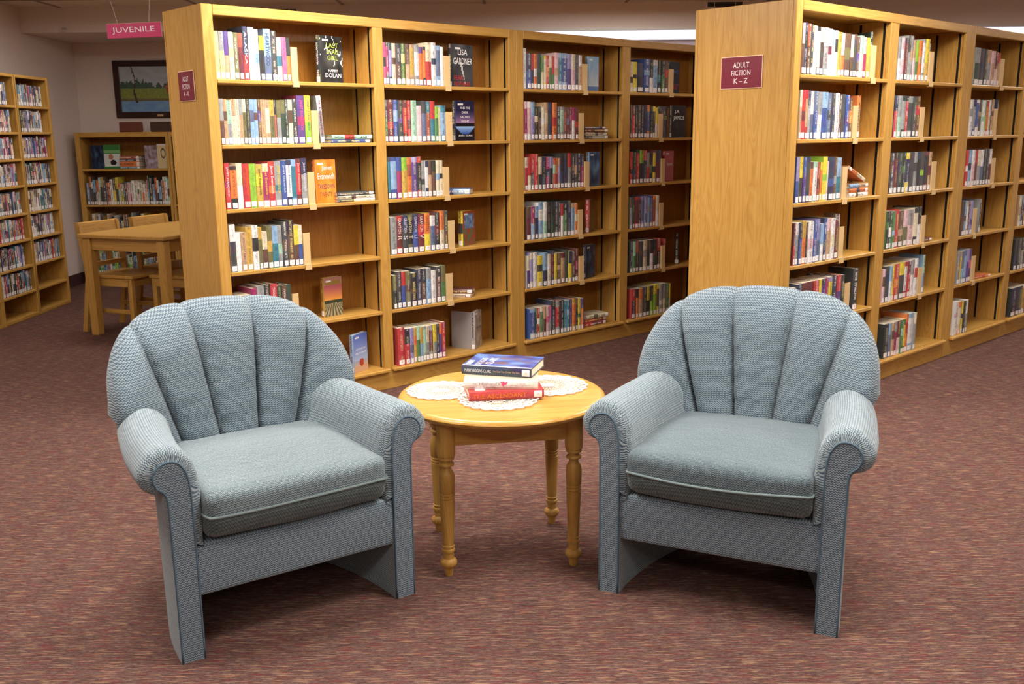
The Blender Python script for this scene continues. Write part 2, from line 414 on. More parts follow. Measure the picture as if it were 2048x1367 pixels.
# ------------------------------------------------------------------ bookcases
AL = 0.7361
U = Vector((math.cos(AL), math.sin(AL), 0)); BK = Vector((-math.sin(AL), math.cos(AL), 0))
A0 = Vector((-1.3673, 4.6818, 0)); K0 = Vector((1.3689, 4.7146, 0))
SZ = {1: 1.6663, 2: 1.3635, 3: 1.0587, 4: .7527, 5: .4474, 6: .122}
TOP, RAIL = 2.0, 1.9525
def bookcase(name, label, cat, loc, rz, xl, xr, bays, din, dep, shelves, top, rail, end_left=True, end_right=True, group=None, nose=.03, std=True):
    t = empty(name, loc, rz); tag(t, label, cat, group)
    low = min(shelves)
    th = .019
    def end(x0, x1, outer):
        # outer: -1 left end, +1 right end
        e0, e1 = (x0, x0+.018) if outer < 0 else (x1-.018, x1)
        box('end_panel', M['oak_z'], t, e0, e1, .019, dep-.019, 0, top-.0005, .001)
        box('edge_strip', M['oak_z'], t, e0-.002 if outer < 0 else e0, e1 if outer < 0 else e1+.002, dep-.019, dep, 0, top, .003)
        box('stile', M['oak_z'], t, x0-.001 if outer < 0 else x0, x1 if outer < 0 else x1+.001, 0, .019, 0, top, .003)
        i0, i1 = (x0+.018, x1) if outer < 0 else (x0, x1-.018)
        box('side_panel', M['oak_z'], t, i0, i1, .019, din, low-.01, rail+.01, .0)
    end(xl, bays[0][0], -1); end(bays[-1][1], xr, 1)
    for a, b in zip(bays, bays[1:]):
        box('stile', M['oak_z'], t, a[1], b[0], 0, .019, low-.022, rail, .002)
        box('partition', M['oak_z'], t, a[1], b[0], .019, din, low-.01, rail+.01, 0)
    box('top_rail', M['oak_x'], t, bays[0][0], bays[-1][1], -.0005, .019, rail, top, .003)
    box('top_panel', M['oak_x'], t, xl+.018, xr-.018, .019, dep-.012, rail+.012, top-.003, .001)
    box('back_panel', M['oak_back_shaded'], t, xl+.018, xr-.018, din, din+.012, .02, rail+.012, 0)
    if dep > din+.05: box('rear_panel', M['oak_back_shaded'], t, xl+.018, xr-.018, dep-.012, dep, .0, rail+.012, 0)
    box('base_rail', M['oak_x'], t, bays[0][0], bays[-1][1], .0005, .019, 0, low-.022, .002)
    for (l, r) in bays:
        for z in shelves:
            if z == low: continue
            box('shelf', M['oak_x'], t, l+.001, r-.001, -.002, din-.001, z-th, z, .003)
        box('bottom_shelf', M['oak_x'], t, l+.001, r-.001, 0, din-.001, low-.022, low, .0)
        box('shelf_nosing', M['oak_x'], t, l-.018 if nose else l+.001, r+.022 if nose else r-.001, -max(nose, .002), -.0002, low-.022, low, .006)
        if std:
            for x0, x1 in ((l, l+.0015), (r-.0015, r)):
                for y in (.030, .165):
                    box('shelf_standard', M['black'], t, x0, x1, y, y+.013, low, rail, 0)
    return t
sh = [SZ[i] for i in (1, 2, 3, 4, 5, 6)]
bookcase('bookcase', 'oak A-K bookcase unit with the burgundy sign on its left end', 'bookcase', A0, AL, -.055, 1.8995, [(0, .8815), (.945, 1.841)], .215, .425, sh, TOP, RAIL, group='double-sided oak bookcases')
bookcase('bookcase', 'oak A-K bookcase unit ending behind the K-Z end panel', 'bookcase', A0, AL, 1.9, 3.89, [(1.9595, 2.853), (2.9296, 3.83)], .215, .425, sh, TOP, RAIL, group='double-sided oak bookcases')
bookcase('bookcase', 'oak K-Z bookcase unit with the burgundy sign on its near end', 'bookcase', K0, AL, -.055, 1.8285, [(0, .853), (.9415, 1.762)], .245, .575, sh, TOP, RAIL, group='double-sided oak bookcases')
bookcase('bookcase', 'oak K-Z bookcase unit running out of the right edge', 'bookcase', K0, AL, 1.829, 3.62, [(1.896, 2.674), (2.76, 3.56)], .245, .575, sh, TOP, RAIL, group='double-sided oak bookcases')
LZ = [1.65, 1.448, 1.244, 1.04, .826, .623, .416, .214, .03]
LB = [(-1.63, -1.12), (-1.07, -.56), (-.515, -.005)]
for i, b in enumerate(LB[::-1]):
    bookcase('wall_bookcase', ['oak wall bookcase nearest the far corner, its two lowest shelves empty', 'oak wall bookcase second from the far corner at left edge', 'oak wall bookcase cut off by the left edge of the picture'][i], 'bookcase', (-3.83, 8.275, 0), math.pi/2,
             b[0]-.027, b[1]+.027 if i else b[1]+.03, [b], .28, .30, LZ, 1.885, 1.862, group='narrow bookcases on the left wall', nose=0, std=False)
for i, (lab, x0, x1, b) in enumerate((('low oak bookcase in the far corner under the lake painting', -4.125, -3.242, (-4.078, -3.267)), ('low oak bookcase mostly hidden behind the A-K end panel', -3.237, -2.35, (-3.213, -2.40)))):
    bookcase('low_bookcase', lab, 'bookcase', (0, 9.36, 0), 0, x0, x1, [b], .26, .30, [1.105, .767, .43, .10], 1.447, 1.402, group='low bookcases on the far wall', nose=0, std=False)

# signs
def plate_sign(lab, origin, dep0, dep1, z0, z1, lines):
    t = empty('shelf_sign', origin + U*(-.057) + BK*((dep0+dep1)/2) + Vector((0, 0, (z0+z1)/2)), AL); tag(t, lab, 'sign')
    w, h = dep1-dep0, z1-z0
    cbox(MB(), -.003, 0, -w/2-.004, w/2+.004, -h/2-.004, h/2+.004, .001).obj('backing', M['sign_edge'], t)
    cbox(MB(), -.005, -.003, -w/2, w/2, -h/2, h/2, .0005).obj('plate', M['sign'], t)
    for s, dz, lw, lh in lines:
        lettering(s, t, (-.0056, 0, dz*h), (0, -1, 0), (0, 0, 1), lw*w, lh*h, (242, 232, 232))
plate_sign('burgundy sign reading ADULT FICTION A-K on the left end panel', A0, .124, .288, 1.574, 1.708, [('ADULT', .24, .40, .17), ('FICTION', -.02, .50, .17), ('A - K', -.27, .36, .15)])
plate_sign('burgundy sign reading ADULT FICTION K-Z on the near end panel', K0, .172, .404, 1.612, 1.758, [('ADULT', .24, .40, .17), ('FICTION', -.01, .47, .17), ('K \u2013 Z', -.27, .34, .16)])
t = empty('hanging_sign', (-2.224, 6.0, 2.022)); t.rotation_euler = (0, rad(-1.9), 0); tag(t, 'crimson hanging sign reading JUVENILE at upper left', 'sign')
cbox(MB(), -.163, .163, .0005, .004, -.041, .043, .001).obj('backing', M['sign_edge'], t)
cbox(MB(), -.161, .161, -.003, .0005, -.041, .041, .0005).obj('plate', M['sign_red'], t)
lettering('JUVENILE', t, (-.004, -.0036, 0), (1, 0, 0), (0, 0, 1), .252, .040, (250, 240, 245))
for a, b in ((-.092, -.185), (.092, .155)): tube(MB(), [(a, 0, .04), (b, 0, CEIL-2.022)], .0014, 5).obj('cord', M['wire'], t)

# painting and the two plaques below it
def lake(u, v):
    # u right 0..1, v up 0..1
    f = noise.noise(Vector((u*9, v*9, 3)))*.5+.5; g = noise.noise(Vector((u*40, v*30, 7)))*.5+.5
    if v > .52:
        tree = .52+.22*abs(noise.noise(Vector((u*11, 0, 1))))+.16*max(0, noise.noise(Vector((u*38, 0, 2))))
        if u < .42: tree += .10
        c = (118+20*f, 126+20*f, 134+16*f)
        if v < tree: c = (30+26*g, 52+26*g, 44+18*g)
    elif v > .30: c = (78+40*g, 92+34*g, 44+12*f)
    elif v > .24: c = (60+40*g, 60+30*g, 44+10*f)
    else: c = (70+34*f, 104+30*f, 138+26*g)
    if .62 < u and v < .34 and v > .10 and u-.62 > (v-.20)*1.2: c = (104+34*f, 138+24*f, 160+20*g)
    if .60 < u < 1 and .40 < v < .56: c = (112+16*g, 52+10*g, 46)
    if .56 < u < 1 and .54 < v < .66 and (v-.54) < (u-.56)*1.0: c = (128+18*g, 70+10*g, 60)
    if abs(u-.20+.03*(v-.2)-.012*math.sin(v*11)) < .006+.010*(1-v) and v > .20: c = (52, 38, 38)
    return rgb(*[min(255, max(0, q*1.3+6)) for q in c])
def art_grid(fn, nx, nz, w, h):
    """grid in the local y-z plane facing +x"""
    m = MB(); V = [(0, w*i/nx, h*j/nz) for j in range(nz+1) for i in range(nx+1)]
    F = []; C = []
    for j in range(nz):
        for i in range(nx):
            a = j*(nx+1)+i; F.append((a, a+1, a+nx+2, a+nx+1)); C.append(fn((i+.5)/nx, (j+.5)/nz))
    return m.add(V, F, c=C)
t = empty('painting', (-3.42, YB, 1.585)); tag(t, 'dark framed painting of a lake with a red barn', 'painting')
W, H, FW = .86, .54, .055
M['pframe'] = plain('dark_walnut', rgb(58, 34, 28), .4)
for a in ((-W/2, -W/2+FW, 0, H), (W/2-FW, W/2, 0, H), (-W/2+FW, W/2-FW, 0, FW), (-W/2+FW, W/2-FW, H-FW, H)):
    cbox(MB(), a[0], a[1], -.03, -.002, a[2], a[3], .006).obj('frame_rail', M['pframe'], t)
m = art_grid(lake, 90, 54, W-2*FW, H-2*FW); m.xf(Matrix.Rotation(-math.pi/2, 4, 'Z')); m.xf(Matrix.Translation((-W/2+FW, -.012, FW)))
m.obj('canvas', M['art'], t, colors=True)
box('name_plate', M['tan_metal'], t, -.03, .03, -.032, -.030, .012, .030, .001)
M['plaque_red'] = plain('carved_red_wood', rgb(112, 62, 48), .5); M['plaque_dark'] = plain('carved_dark_wood', rgb(76, 54, 42), .5)
for x, w, mt, lab in ((-3.605, .225, 'plaque_red', 'reddish carved wooden plaque standing under the painting'), (-3.31, .225, 'plaque_dark', 'dark carved wooden plaque beside the reddish one')):
    t = empty('wooden_plaque', (x, 9.43, 1.447)); tag(t, lab, 'plaque', 'carved plaques on the low bookcase')
    cbox(MB(), -w/2, w/2, -.012, .012, 0, .095, .009).obj('board', M[mt], t)
    for q in range(7):
        a = -w/2+.03+q*.027; cbox(MB(), a, a+.016, -.0155, -.012, .025+.006*(q % 2), .07-.005*(q % 3), .003).obj('carving', M[mt], t)

# ------------------------------------------------------------------ blue armchairs
def armchair(label, loc, rz, seat_mat, seed):
    t = empty('armchair', loc, rz); tag(t, label, 'armchair', 'blue-grey upholstered armchairs')
    rnd = random.Random(seed)
    def shift(z, y):
        k = lin([0, .40, .50, .62], [.50, .42, .24, .22], z); return k*max(y, 0)**2
    prof = spline([Vector((a, b, 0)) for a, b in [(.295, 0), (.295, .15), (.294, .29), (.274, .325), (.266, .40), (.268, .48), (.278, .548), (.306, .592), (.345, .612), (.386, .603), (.415, .574), (.426, .541),
                   (.417, .508), (.394, .489), (.370, .480), (.362, .455), (.360, .40), (.360, .2), (.360, 0)]], 4)
    panel = spline([Vector((a, b, 0)) for a, b in [(.298, 0), (.298, .2), (.299, .40), (.300, .48), (.307, .535), (.326, .568), (.352, .577), (.380, .566), (.394, .540), (.386, .512), (.368, .494), (.3605, .470), (.359, .40), (.358, .2), (.358, 0)]], 5)
    for sgn in (-1, 1):
        arm = empty('armrest', parent=t)
        # swept upholstered side
        ys = [0.0, .004, .012, .028, .05, .09, .14, .19, .24, .29, .34, .39, .44, .49, .54]
        ins = [.042, .016, .006, 0] + [0]*11
        m = MB(); n = len(prof); V = []; UVs = []
        ln = [0]
        for a, b in zip(prof, prof[1:]): ln.append(ln[-1]+(b-a).length)
        for yi, y in enumerate(ys):
            for i, p in enumerate(prof):
                x, z = p.x, p.y
                if ins[yi] and .33 < z:
                    c = Vector((.345, .535)) if z > .47 else Vector((.328, z))
                    d = Vector((x, z))-c; L = d.length
                    if L > 1e-6: d *= max(0, L-ins[yi])/L; x, z = c.x+d.x, c.y+d.y
                wob = .0022*noise.noise(Vector((x*14, y*9, z*14+seed))) if z > .3 else 0
                if y < .07 and z > .50: wob += .0022*math.sin(i*2.4+seed)*(1-y/.07)*(y/.012 if y < .012 else 1)
                dip = .010*max(0, (y-.20)/.34) if z > .5 else 0
                V.append((sgn*(x-shift(z, y)+wob), y, z+dip+wob)); UVs.append((ln[i], y))
        F = []; FU = []
        for yi in range(len(ys)-1):
            for i in range(n-1):
                a = yi*n+i; q = (a, a+1, a+n+1, a+n) if sgn > 0 else (a, a+n, a+n+1, a+1)
                F.append(q)
                # ribs run along the arm
                FU.append([(UVs[k][1], UVs[k][0]) for k in q])
        m.add(V, F, FU)
        a0 = len(ys)-1
        cap = [a0*n+i for i in range(n)]; m.add([], [])
        m.f.append(tuple(cap if sgn > 0 else cap[::-1])); m.uv.append([(V[k][0], V[k][2]) for k in m.f[-1]]); m.c.append((1, 1, 1)); m.t.append((0, 0, 0, 0)); m.mi.append(0)
        m.obj('arm_upholstery', M['fabric_arm'], arm, True)
        # flat front facing with piping
        f = MB(); k = len(panel)
        Vp = [(sgn*p.x, -.004, p.y) for p in panel] + [(sgn*p.x, .02, p.y) for p in panel]
        Fp = [tuple(range(k)) if sgn < 0 else tuple(range(k))[::-1]]
        for i in range(k-1): q = (i, i+1, i+1+k, i+k); Fp.append(q if sgn > 0 else q[::-1])
        f.add(Vp, Fp, [[(Vp[i][0], Vp[i][2]) for i in g] for g in Fp])
        f.obj('arm_front', M['fabric'], arm)
        tube(MB(), [(sgn*p.x, -.003, p.y) for p in panel], .0030, 6).obj('piping', M['welt'], arm, True)
    # front rail
    m = MB(); nx = 16; V = []; F = []; rp = spline([Vector((a, b, 0)) for a, b in [(.05, .183), (.012, .180), (.004, .190), (.002, .25), (.003, .31), (.012, .324), (.05, .326)]], 3)
    for i in range(nx+1):
        x = -.296+.592*i/nx
        for p in rp: V.append((x, p.x+.002*noise.noise(Vector((x*8, p.y*9, seed))), p.y))
    k = len(rp)
    F = [(i*k+j, (i+1)*k+j, (i+1)*k+j+1, i*k+j+1) for i in range(nx) for j in range(k-1)]
    m.add(V, F, [[(V[q][0], V[q][2]) for q in g] for g in F]); m.obj('front_rail', M['fabric'], t, True)
    box('seat_deck', M['fabric'], t, -.27, .27, .05, .50, .185, .335, .004)
    # seat cushion
    def cushion(hx, y0, y1, z0, z1, r, crown):
        m = MB(); hy = (y1-y0)/2; cy = (y0+y1)/2; hz = (z1-z0)/2; cz = (z0+z1)/2
        bm = bmesh.new(); bmesh.ops.create_cube(bm, size=2); bmesh.ops.subdivide_edges(bm, edges=bm.edges[:], cuts=17, use_grid_fill=True)
        bm.normal_update(); bm.verts.index_update()
        for v in bm.verts:
            p = Vector((v.co.x, v.co.y, v.co.z))
            # push samples towards the edges
            q = Vector([math.copysign(abs(c)**.8, c) for c in p])
            x, y, z = q.x*hx, q.y*hy, q.z*hz
            core = Vector((max(-hx+r, min(hx-r, x)), max(-hy+r, min(hy-r, y)), max(-hz+r, min(hz-r, z))))
            d = Vector((x, y, z))-core
            if d.length > 1e-7: d = d.normalized()*r
            w = core+d
            cr = (1-(w.x/hx)**2)*(1-(w.y/hy)**2)
            w.z += crown*max(cr, 0)*(1 if w.z > 0 else -.15) + .0035*noise.noise(Vector((w.x*7, w.y*7, w.z*9+seed)))
            # belly of the front border
            if w.y < -hy+.05: w.y -= .008*(1-(w.x/hx)**2)
            # border below the welt tucks under
            if w.y < 0: w.y += .42*max(0, -.012-w.z)*max(0, -w.y/hy)**3
            # centre sag line, lower at the front middle
            w.z -= .006*(1-(w.x/hx)**2)*max(0, -w.y/hy)
            v.co = Vector((w.x, w.y+cy, w.z+cz))
        m.add([v.co[:] for v in bm.verts], [[v.index for v in f.verts] for f in bm.faces],
              [[(v.co.x, v.co.y+v.co.z) for v in f.verts] for f in bm.faces]); bm.free()
        return m
    cm = cushion(.270, -.034, .485, .338, .478, .030, .028)
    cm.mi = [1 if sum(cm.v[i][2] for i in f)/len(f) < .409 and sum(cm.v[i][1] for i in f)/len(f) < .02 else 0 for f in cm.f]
    cu = cm.obj('seat_cushion', [seat_mat, M['fabric_soiled']], t, True)
    pts = [(x, -.0345-.0085*(1-(x/.27)**2), .413-.007*(1-(x/.27)**2)+.004*math.sin(x*9+seed)) for x in [-.262+.524*i/24 for i in range(25)]]
    pts = [(-.2705, .30, .405), (-.2705, .10, .408), (-.2705, -.012, .410)]+pts+[(.2705, -.012, .410), (.2705, .10, .408), (.2705, .30, .405)]
    tube(MB(), pts, .0043, 8).obj('welt', M['welt_light'], cu, True)
    # channelled back
    key_s = [0, .2, .4, .6, .72, .84, .93, 1.0]
    key_p = [(0, .880), (.105, .877), (.198, .864), (.280, .833), (.326, .793), (.363, .738), (.384, .672), (.392, .590)]
    dense = spline([Vector((a, b, 0)) for a, b in key_p], 10)
    ds = [key_s[i//10]+(key_s[min(i//10+1, 7)]-key_s[i//10])*((i % 10)/10) for i in range(len(dense))]
    def outline(s):
        a = min(abs(s), 1.0)
        return (math.copysign(lin(ds, [p.x for p in dense], a), s), lin(ds, [p.y for p in dense], a))
    def yback(x, z):
        return .470 + .235*max(0, z-.42) - .115*min(1.2, abs(x)/.385)**2.6*lin([.42, .62, .9], [.25, 1, .75], z)
    edges = [-1.0, -.6, -.2, .2, .6, 1.0]
    NT, NSEG = 30, 14
    for ci in range(5):
        s0, s1 = edges[ci], edges[ci+1]
        m = MB(); V = []; UV = []
        for j in range(NT+1):
            tt = j/NT
            for i in range(NSEG+1):
                q = i/NSEG; s = s0+(s1-s0)*q
                ox, oz = outline(s); bx, bz = .272*s, .395
                x = bx+(ox-bx)*tt; z = bz+(oz-bz)*tt
                e = abs(2*q-1)
                side_end = (ci == 0 and q < .5) or (ci == 4 and q > .5)
                bul = (1-.62*e**3.0-.38*e**14) if not side_end else 1-.45*e**3
                bulge = (.030+.012*math.sin(tt*math.pi))*bul
                # fall away over the top edge
                k = max(0, (tt-.74)/.26); roll = 1-math.sqrt(max(0, 1-k*k))
                y = yback(x, z)-bulge*(1-roll)+.088*roll+(.010*e**22*(1-k) if not side_end else 0)
                z2 = z + (.010*bul*k)
                wr = .0030*noise.noise(Vector((x*9+seed, z*26, ci*3.1)))+.0022*math.sin(z*70+4*noise.noise(Vector((x*8, z*3, seed+ci))))*max(0, e-.25)*(1-k)
                fold = 0
                for fz, fa in ((.47, .006), (.53, .005), (.60, .004)):
                    fold += fa*math.exp(-((z-fz-.02*e*(1 if q > .5 else -.3))/.006)**2)*max(0, math.sin((q+.2*ci)*2.7))*(ci in (1, 2, 3))
                V.append((x, y+wr+fold*1.5, z2)); UV.append((x, tt*math.hypot(ox-bx, oz-bz)+bz))
        n = NSEG+1
        # turn the sides into the rear: one more ring behind
        for i in range(n):
            x, y, z = V[NT*n+i]; V.append((x*.985, y+.030, z-.004)); UV.append((x, UV[NT*n+i][1]+.03))
        F = [(a*n+i, a*n+i+1, (a+1)*n+i+1, (a+1)*n+i) for a in range(NT+1) for i in range(NSEG)]
        m.add(V, F, [[UV[k] for k in g] for g in F]); m.obj('back_channel', M['fabric_back'], t, True)
    # outside back shell closing everything behind
    m = MB(); V = []; UV = []; NS = 36; NV = 12
    for i in range(NS+1):
        s = -1+2*i/NS; ox, oz = outline(s); yo = yback(ox, oz)+.088+.018
        a = s*math.pi/2; bx, by = .270*math.sin(a), .425+.255*math.cos(a)
        for j in range(NV+1):
            v = j/NV
            x = ox*.985*(1-v)+bx*v; z = (oz-.006)*(1-v)+.15*v; y = yo*(1-v)+by*v+.045*math.sin(v*math.pi)*(abs(math.cos(a))*.6+.4)*(1-v)
            w = abs(s)**6
            x = x*(1-w)+math.copysign(lin([.15, .40, .50, .585], [.250, .255, .295, .376], z), s)*w
            V.append((x, y, z)); UV.append((s*.5, z))
    n = NV+1
    F = [(i*n+j, (i+1)*n+j, (i+1)*n+j+1, i*n+j+1) for i in range(NS) for j in range(NV)]
    m.add(V, F, [[UV[k] for k in g] for g in F]); m.obj('outside_back', M['fabric'], t, True)
    return t
armchair('blue-grey channel-back armchair left of the round table, turned to the right', (-.6105, 2.5975, 0), math.atan2(.405, .595), M['fabric_seat'], 1)
armchair('blue-grey channel-back armchair right of the round table, with worn grey seat', (.5915, 2.659, 0), math.atan2(-.306, .643), M['fabric_worn'], 5)

# ------------------------------------------------------------------ round end table
TT = .556
TC = Vector((-.036, 3.138, 0))
t = empty('end_table', TC, rad(9)); tag(t, 'round oak end table with turned legs between the armchairs', 'table')
lathe(MB(), [(.0, .526), (.318, .526), (.334, .529), (.345, .537), (.3475, .544), (.345, .550), (.338, .555), (.325, .556), (0.001, .556)], 72).obj('table_top', M['oak_table'], t, True, angle=.6)
LW, LD = .2075, .181
legp = [(.012, 0), (.0155, .020), (.0155, .030), (.0215, .031), (.0270, .038), (.0280, .045), (.0265, .052), (.0205, .058), (.0175, .060), (.0175, .082), (.0212, .084), (.0218, .088), (.0212, .092), (.0178, .094), (.0178, .098), (.0205, .100), (.0205, .104), (.0180, .106),
        (.0220, .20), (.0242, .262), (.0218, .264), (.0244, .267), (.0244, .273), (.0220, .275), (.0246, .278), (.0246, .283), (.0222, .285), (.0248, .288), (.0262, .325), (.0258, .340), (.0225, .352), (.0160, .362), (.0150, .368), (.0165, .373), (.0245, .376), (.0252, .380), (.0235, .384), (.0172, .388), (.0175, .394), (.0255, .397), (.0262, .402), (.0255, .406), (.0240, .408), (.0285, .4085), (.0295, .42), (.0295, .526)]
for sx in (-1, 1):
    for sy in (-1, 1): lathe(MB(), legp, 20, sx*LW, sy*LD).obj('leg', M['oak_z'], t, True, angle=.7)
for sy in (-1, 1): box('apron', M['oak_x'], t, -LW+.02, LW-.02, sy*LD-.010, sy*LD+.010, .442, .526, .002)
for sx in (-1, 1): box('apron', M['oak_y'], t, sx*LW-.010, sx*LW+.010, -LD+.02, LD-.02, .442, .526, .002)
# crocheted doily, three medallions
M['lace'] = plain('white_cotton', rgb(250, 244, 240), .9, .1)
t = empty('lace_doily', (TC.x, TC.y, TT)); tag(t, 'white crocheted doily of three round medallions on the end table', 'doily')
def medallion(cx, cy, R, dz):
    m = MB(); n = 30
    def ring(r, rr, k=n, amp=0, ph=0):
        pts = [(cx+(r+amp*math.cos(k*a+ph))*math.cos(a), cy+(r+amp*math.cos(k*a+ph))*math.sin(a), dz) for a in [2*math.pi*i/(k*4) for i in range(k*4)]]
        tube(m, pts, rr, 4, True)
    lathe(m, [(R*.14, dz-.001), (R*.14, dz+.0014), (R*.10, dz+.0018)], 16, cx, cy)
    for r, rr in ((.24, .0011), (.37, .0012), (.50, .0012), (.61, .0020), (.655, .0020)): ring(R*r, rr, 16)
    ring(R*.76, .0022, 20, R*.025); ring(R*.85, .0024, 20, R*.025, math.pi); ring(R*.95, .0030, 20, R*.04)
    for i in range(44):
        a = 2*math.pi*(i+.5)/44; c, s = math.cos(a), math.sin(a)
        r0 = .14 if i % 2 else .42
        tube(m, [(cx+c*R*r0, cy+s*R*r0, dz), (cx+c*R*.97, cy+s*R*.97, dz)], .0011, 4)
    return m
for i, (cx, cy, R, dz) in enumerate(((-.205, .02, .118, .0045), (.160, .075, .135, .0045), (-.010, -.098, .132, .0055))):
    medallion(cx, cy, R, dz).obj('medallion', M['lace'], t, True)

# ------------------------------------------------------------------ study table and chairs
TA = math.atan2(-.27, .71)
ex, ey = Vector((math.cos(TA), math.sin(TA), 0)), Vector((-math.sin(TA), math.cos(TA), 0))
L0 = Vector((-3.08, 6.865, 0))
t = empty('study_table', L0, TA); tag(t, 'rectangular oak study table behind the A-K end panel', 'table')
TW, TL, TZ = .76, 1.50, .735
cbox(MB(), 0, TW, 0, TL, TZ-.028, TZ, .005).obj('table_top', M['oak_y'], t)
for x in (.055, TW-.055):
    for y in (.055, TL-.055): cbox(MB(), x-.033, x+.033, y-.033, y+.033, 0, TZ-.028, .006).obj('leg', M['oak_z'], t)
for y in (.055, TL-.055): box('apron', M['oak_x'], t, .085, TW-.085, y-.012, y+.012, TZ-.115, TZ-.028)
for x in (.055, TW-.055): box('apron', M['oak_y'], t, x-.012, x+.012, .085, TL-.085, TZ-.115, TZ-.028)
def wood_chair(label, loc, rz):
    """faces local +x"""
    t = empty('wooden_chair', loc, rz); tag(t, label, 'chair', 'oak chairs around the study table')
    cbox(MB(), -.005, .40, -.19, .19, .405, .430, .006).obj('seat', M['oak_x'], t)
    for s in (-1, 1):
        # rear post: kicks back below the seat and above it
        path = [(-.075, 0), (.0, .40), (-.005, .50), (-.055, .80)]
        V = []; F = []
        for px, pz in path:
            for dx, dy in ((-.02, -.013), (.02, -.013), (.02, .013), (-.02, .013)): V.append((px+dx, s*.185+dy, pz))
        F = [(i*4+k, i*4+(k+1) % 4, (i+1)*4+(k+1) % 4, (i+1)*4+k) for i in range(3) for k in range(4)]+[(3, 2, 1, 0), (12, 13, 14, 15)]
        MB().add(V, F).obj('rear_post', M['oak_z'], t)
        V = []
        for px, pz in ((.36, 0), (.365, .405)):
            for dx, dy in ((-.018, -.014), (.018, -.014), (.018, .014), (-.018, .014)): V.append((px+dx, s*.165+dy, pz))
        MB().add(V, [(k, (k+1) % 4, 4+(k+1) % 4, 4+k) for k in range(4)]+[(3, 2, 1, 0), (4, 5, 6, 7)]).obj('front_leg', M['oak_z'], t)
        box('stretcher', M['oak_x'], t, -.04, .36, s*.172-.008, s*.172+.008, .15, .18)
        box('seat_rail', M['oak_x'], t, .01, .36, s*.17-.009, s*.17+.009, .345, .405)
        m = MB(); cbox(m, -.006, .006, s*.065-.03, s*.065+.03, .50, .71, .002); m.xf(Matrix.Translation((-.0285, 0, 0))); m.obj('back_slat', M['oak_z'], t)
    box('seat_rail', M['oak_y'], t, .348, .366, -.16, .16, .345, .405); box('seat_rail', M['oak_y'], t, -.01, .01, -.17, .17, .345, .405)
    cb = cbox(MB(), -.011, .011, -.198, .198, 0, .098, .009)
    cb.xf(Matrix.Translation((-.043, 0, .705)) @ Matrix.Rotation(rad(-9.5), 4, 'Y')); cb.obj('top_rail', M['oak_y'], t)
    box('lower_rail', M['oak_y'], t, -.016, .002, -.172, .172, .475, .51, .003)
for lab, along, out, flip in (('oak chair on the far side of the study table, nearer the viewer', .31, -.05, 0), ('oak chair on the far side of the study table, deeper in the room', .82, -.02, 0), ('oak chair tucked under the near side of the study table', .42, TW+.04, 1)):
    p = L0 + ex*out + ey*along
    wood_chair(lab, p, TA+(math.pi if flip else 0))

# ------------------------------------------------------------------ books
PAL = {'wh': ((236, 230, 226), 'white'), 'cr': ((226, 212, 180), 'cream'), 'py': ((232, 214, 140), 'pale yellow'), 'ye': ((232, 206, 48), 'yellow'), 'go': ((206, 164, 60), 'gold'),
       'or': ((226, 120, 44), 'orange'), 'rd': ((192, 40, 40), 'red'), 'dr': ((104, 26, 34), 'maroon'), 'pk': ((218, 92, 140), 'pink'), 'lp': ((228, 186, 190), 'pale pink'),
       'mg': ((160, 32, 92), 'magenta'), 'pu': ((86, 54, 130), 'purple'), 'la': ((156, 146, 194), 'lavender'), 'bl': ((50, 78, 150), 'blue'), 'lb': ((140, 174, 208), 'light blue'),
       'nv': ((36, 42, 76), 'navy'), 'te': ((42, 118, 136), 'teal'), 'lt': ((164, 204, 176), 'mint'), 'gr': ((74, 120, 62), 'green'), 'lm': ((142, 192, 40), 'lime green'),
       'dg': ((38, 58, 42), 'dark green'), 'ol': ((112, 106, 58), 'olive'), 'br': ((96, 62, 42), 'brown'), 'tn': ((196, 156, 116), 'tan'), 'gy': ((152, 152, 150), 'grey'),
       'gk': ((58, 56, 58), 'charcoal'), 'bk': ((24, 22, 24), 'black'), 'sl': ((92, 106, 138), 'slate blue'), 'ru': ((158, 68, 44), 'rust')}
LIN = {k: rgb(*v[0]) for k, v in PAL.items()}
ORD = ['first', 'second', 'third', 'fourth', 'fifth', 'sixth', 'seventh', 'eighth', 'ninth', 'tenth', 'eleventh', 'twelfth', 'thirteenth', 'fourteenth', 'fifteenth', 'sixteenth', 'seventeenth', 'eighteenth',
       'nineteenth', 'twentieth', 'twenty-first', 'twenty-second', 'twenty-third', 'twenty-fourth']
SHELF = {1: 'top shelf', 2: 'second shelf', 3: 'third shelf', 4: 'fourth shelf', 5: 'fifth shelf', 6: 'bottom shelf'}
BAY = {('A', 1): 'leftmost A-K bay', ('A', 2): 'second A-K bay', ('A', 3): 'third A-K bay', ('A', 4): 'fourth A-K bay', ('K', 1): 'first K-Z bay', ('K', 2): 'second K-Z bay', ('K', 3): 'third K-Z bay', ('K', 4): 'fourth K-Z bay'}

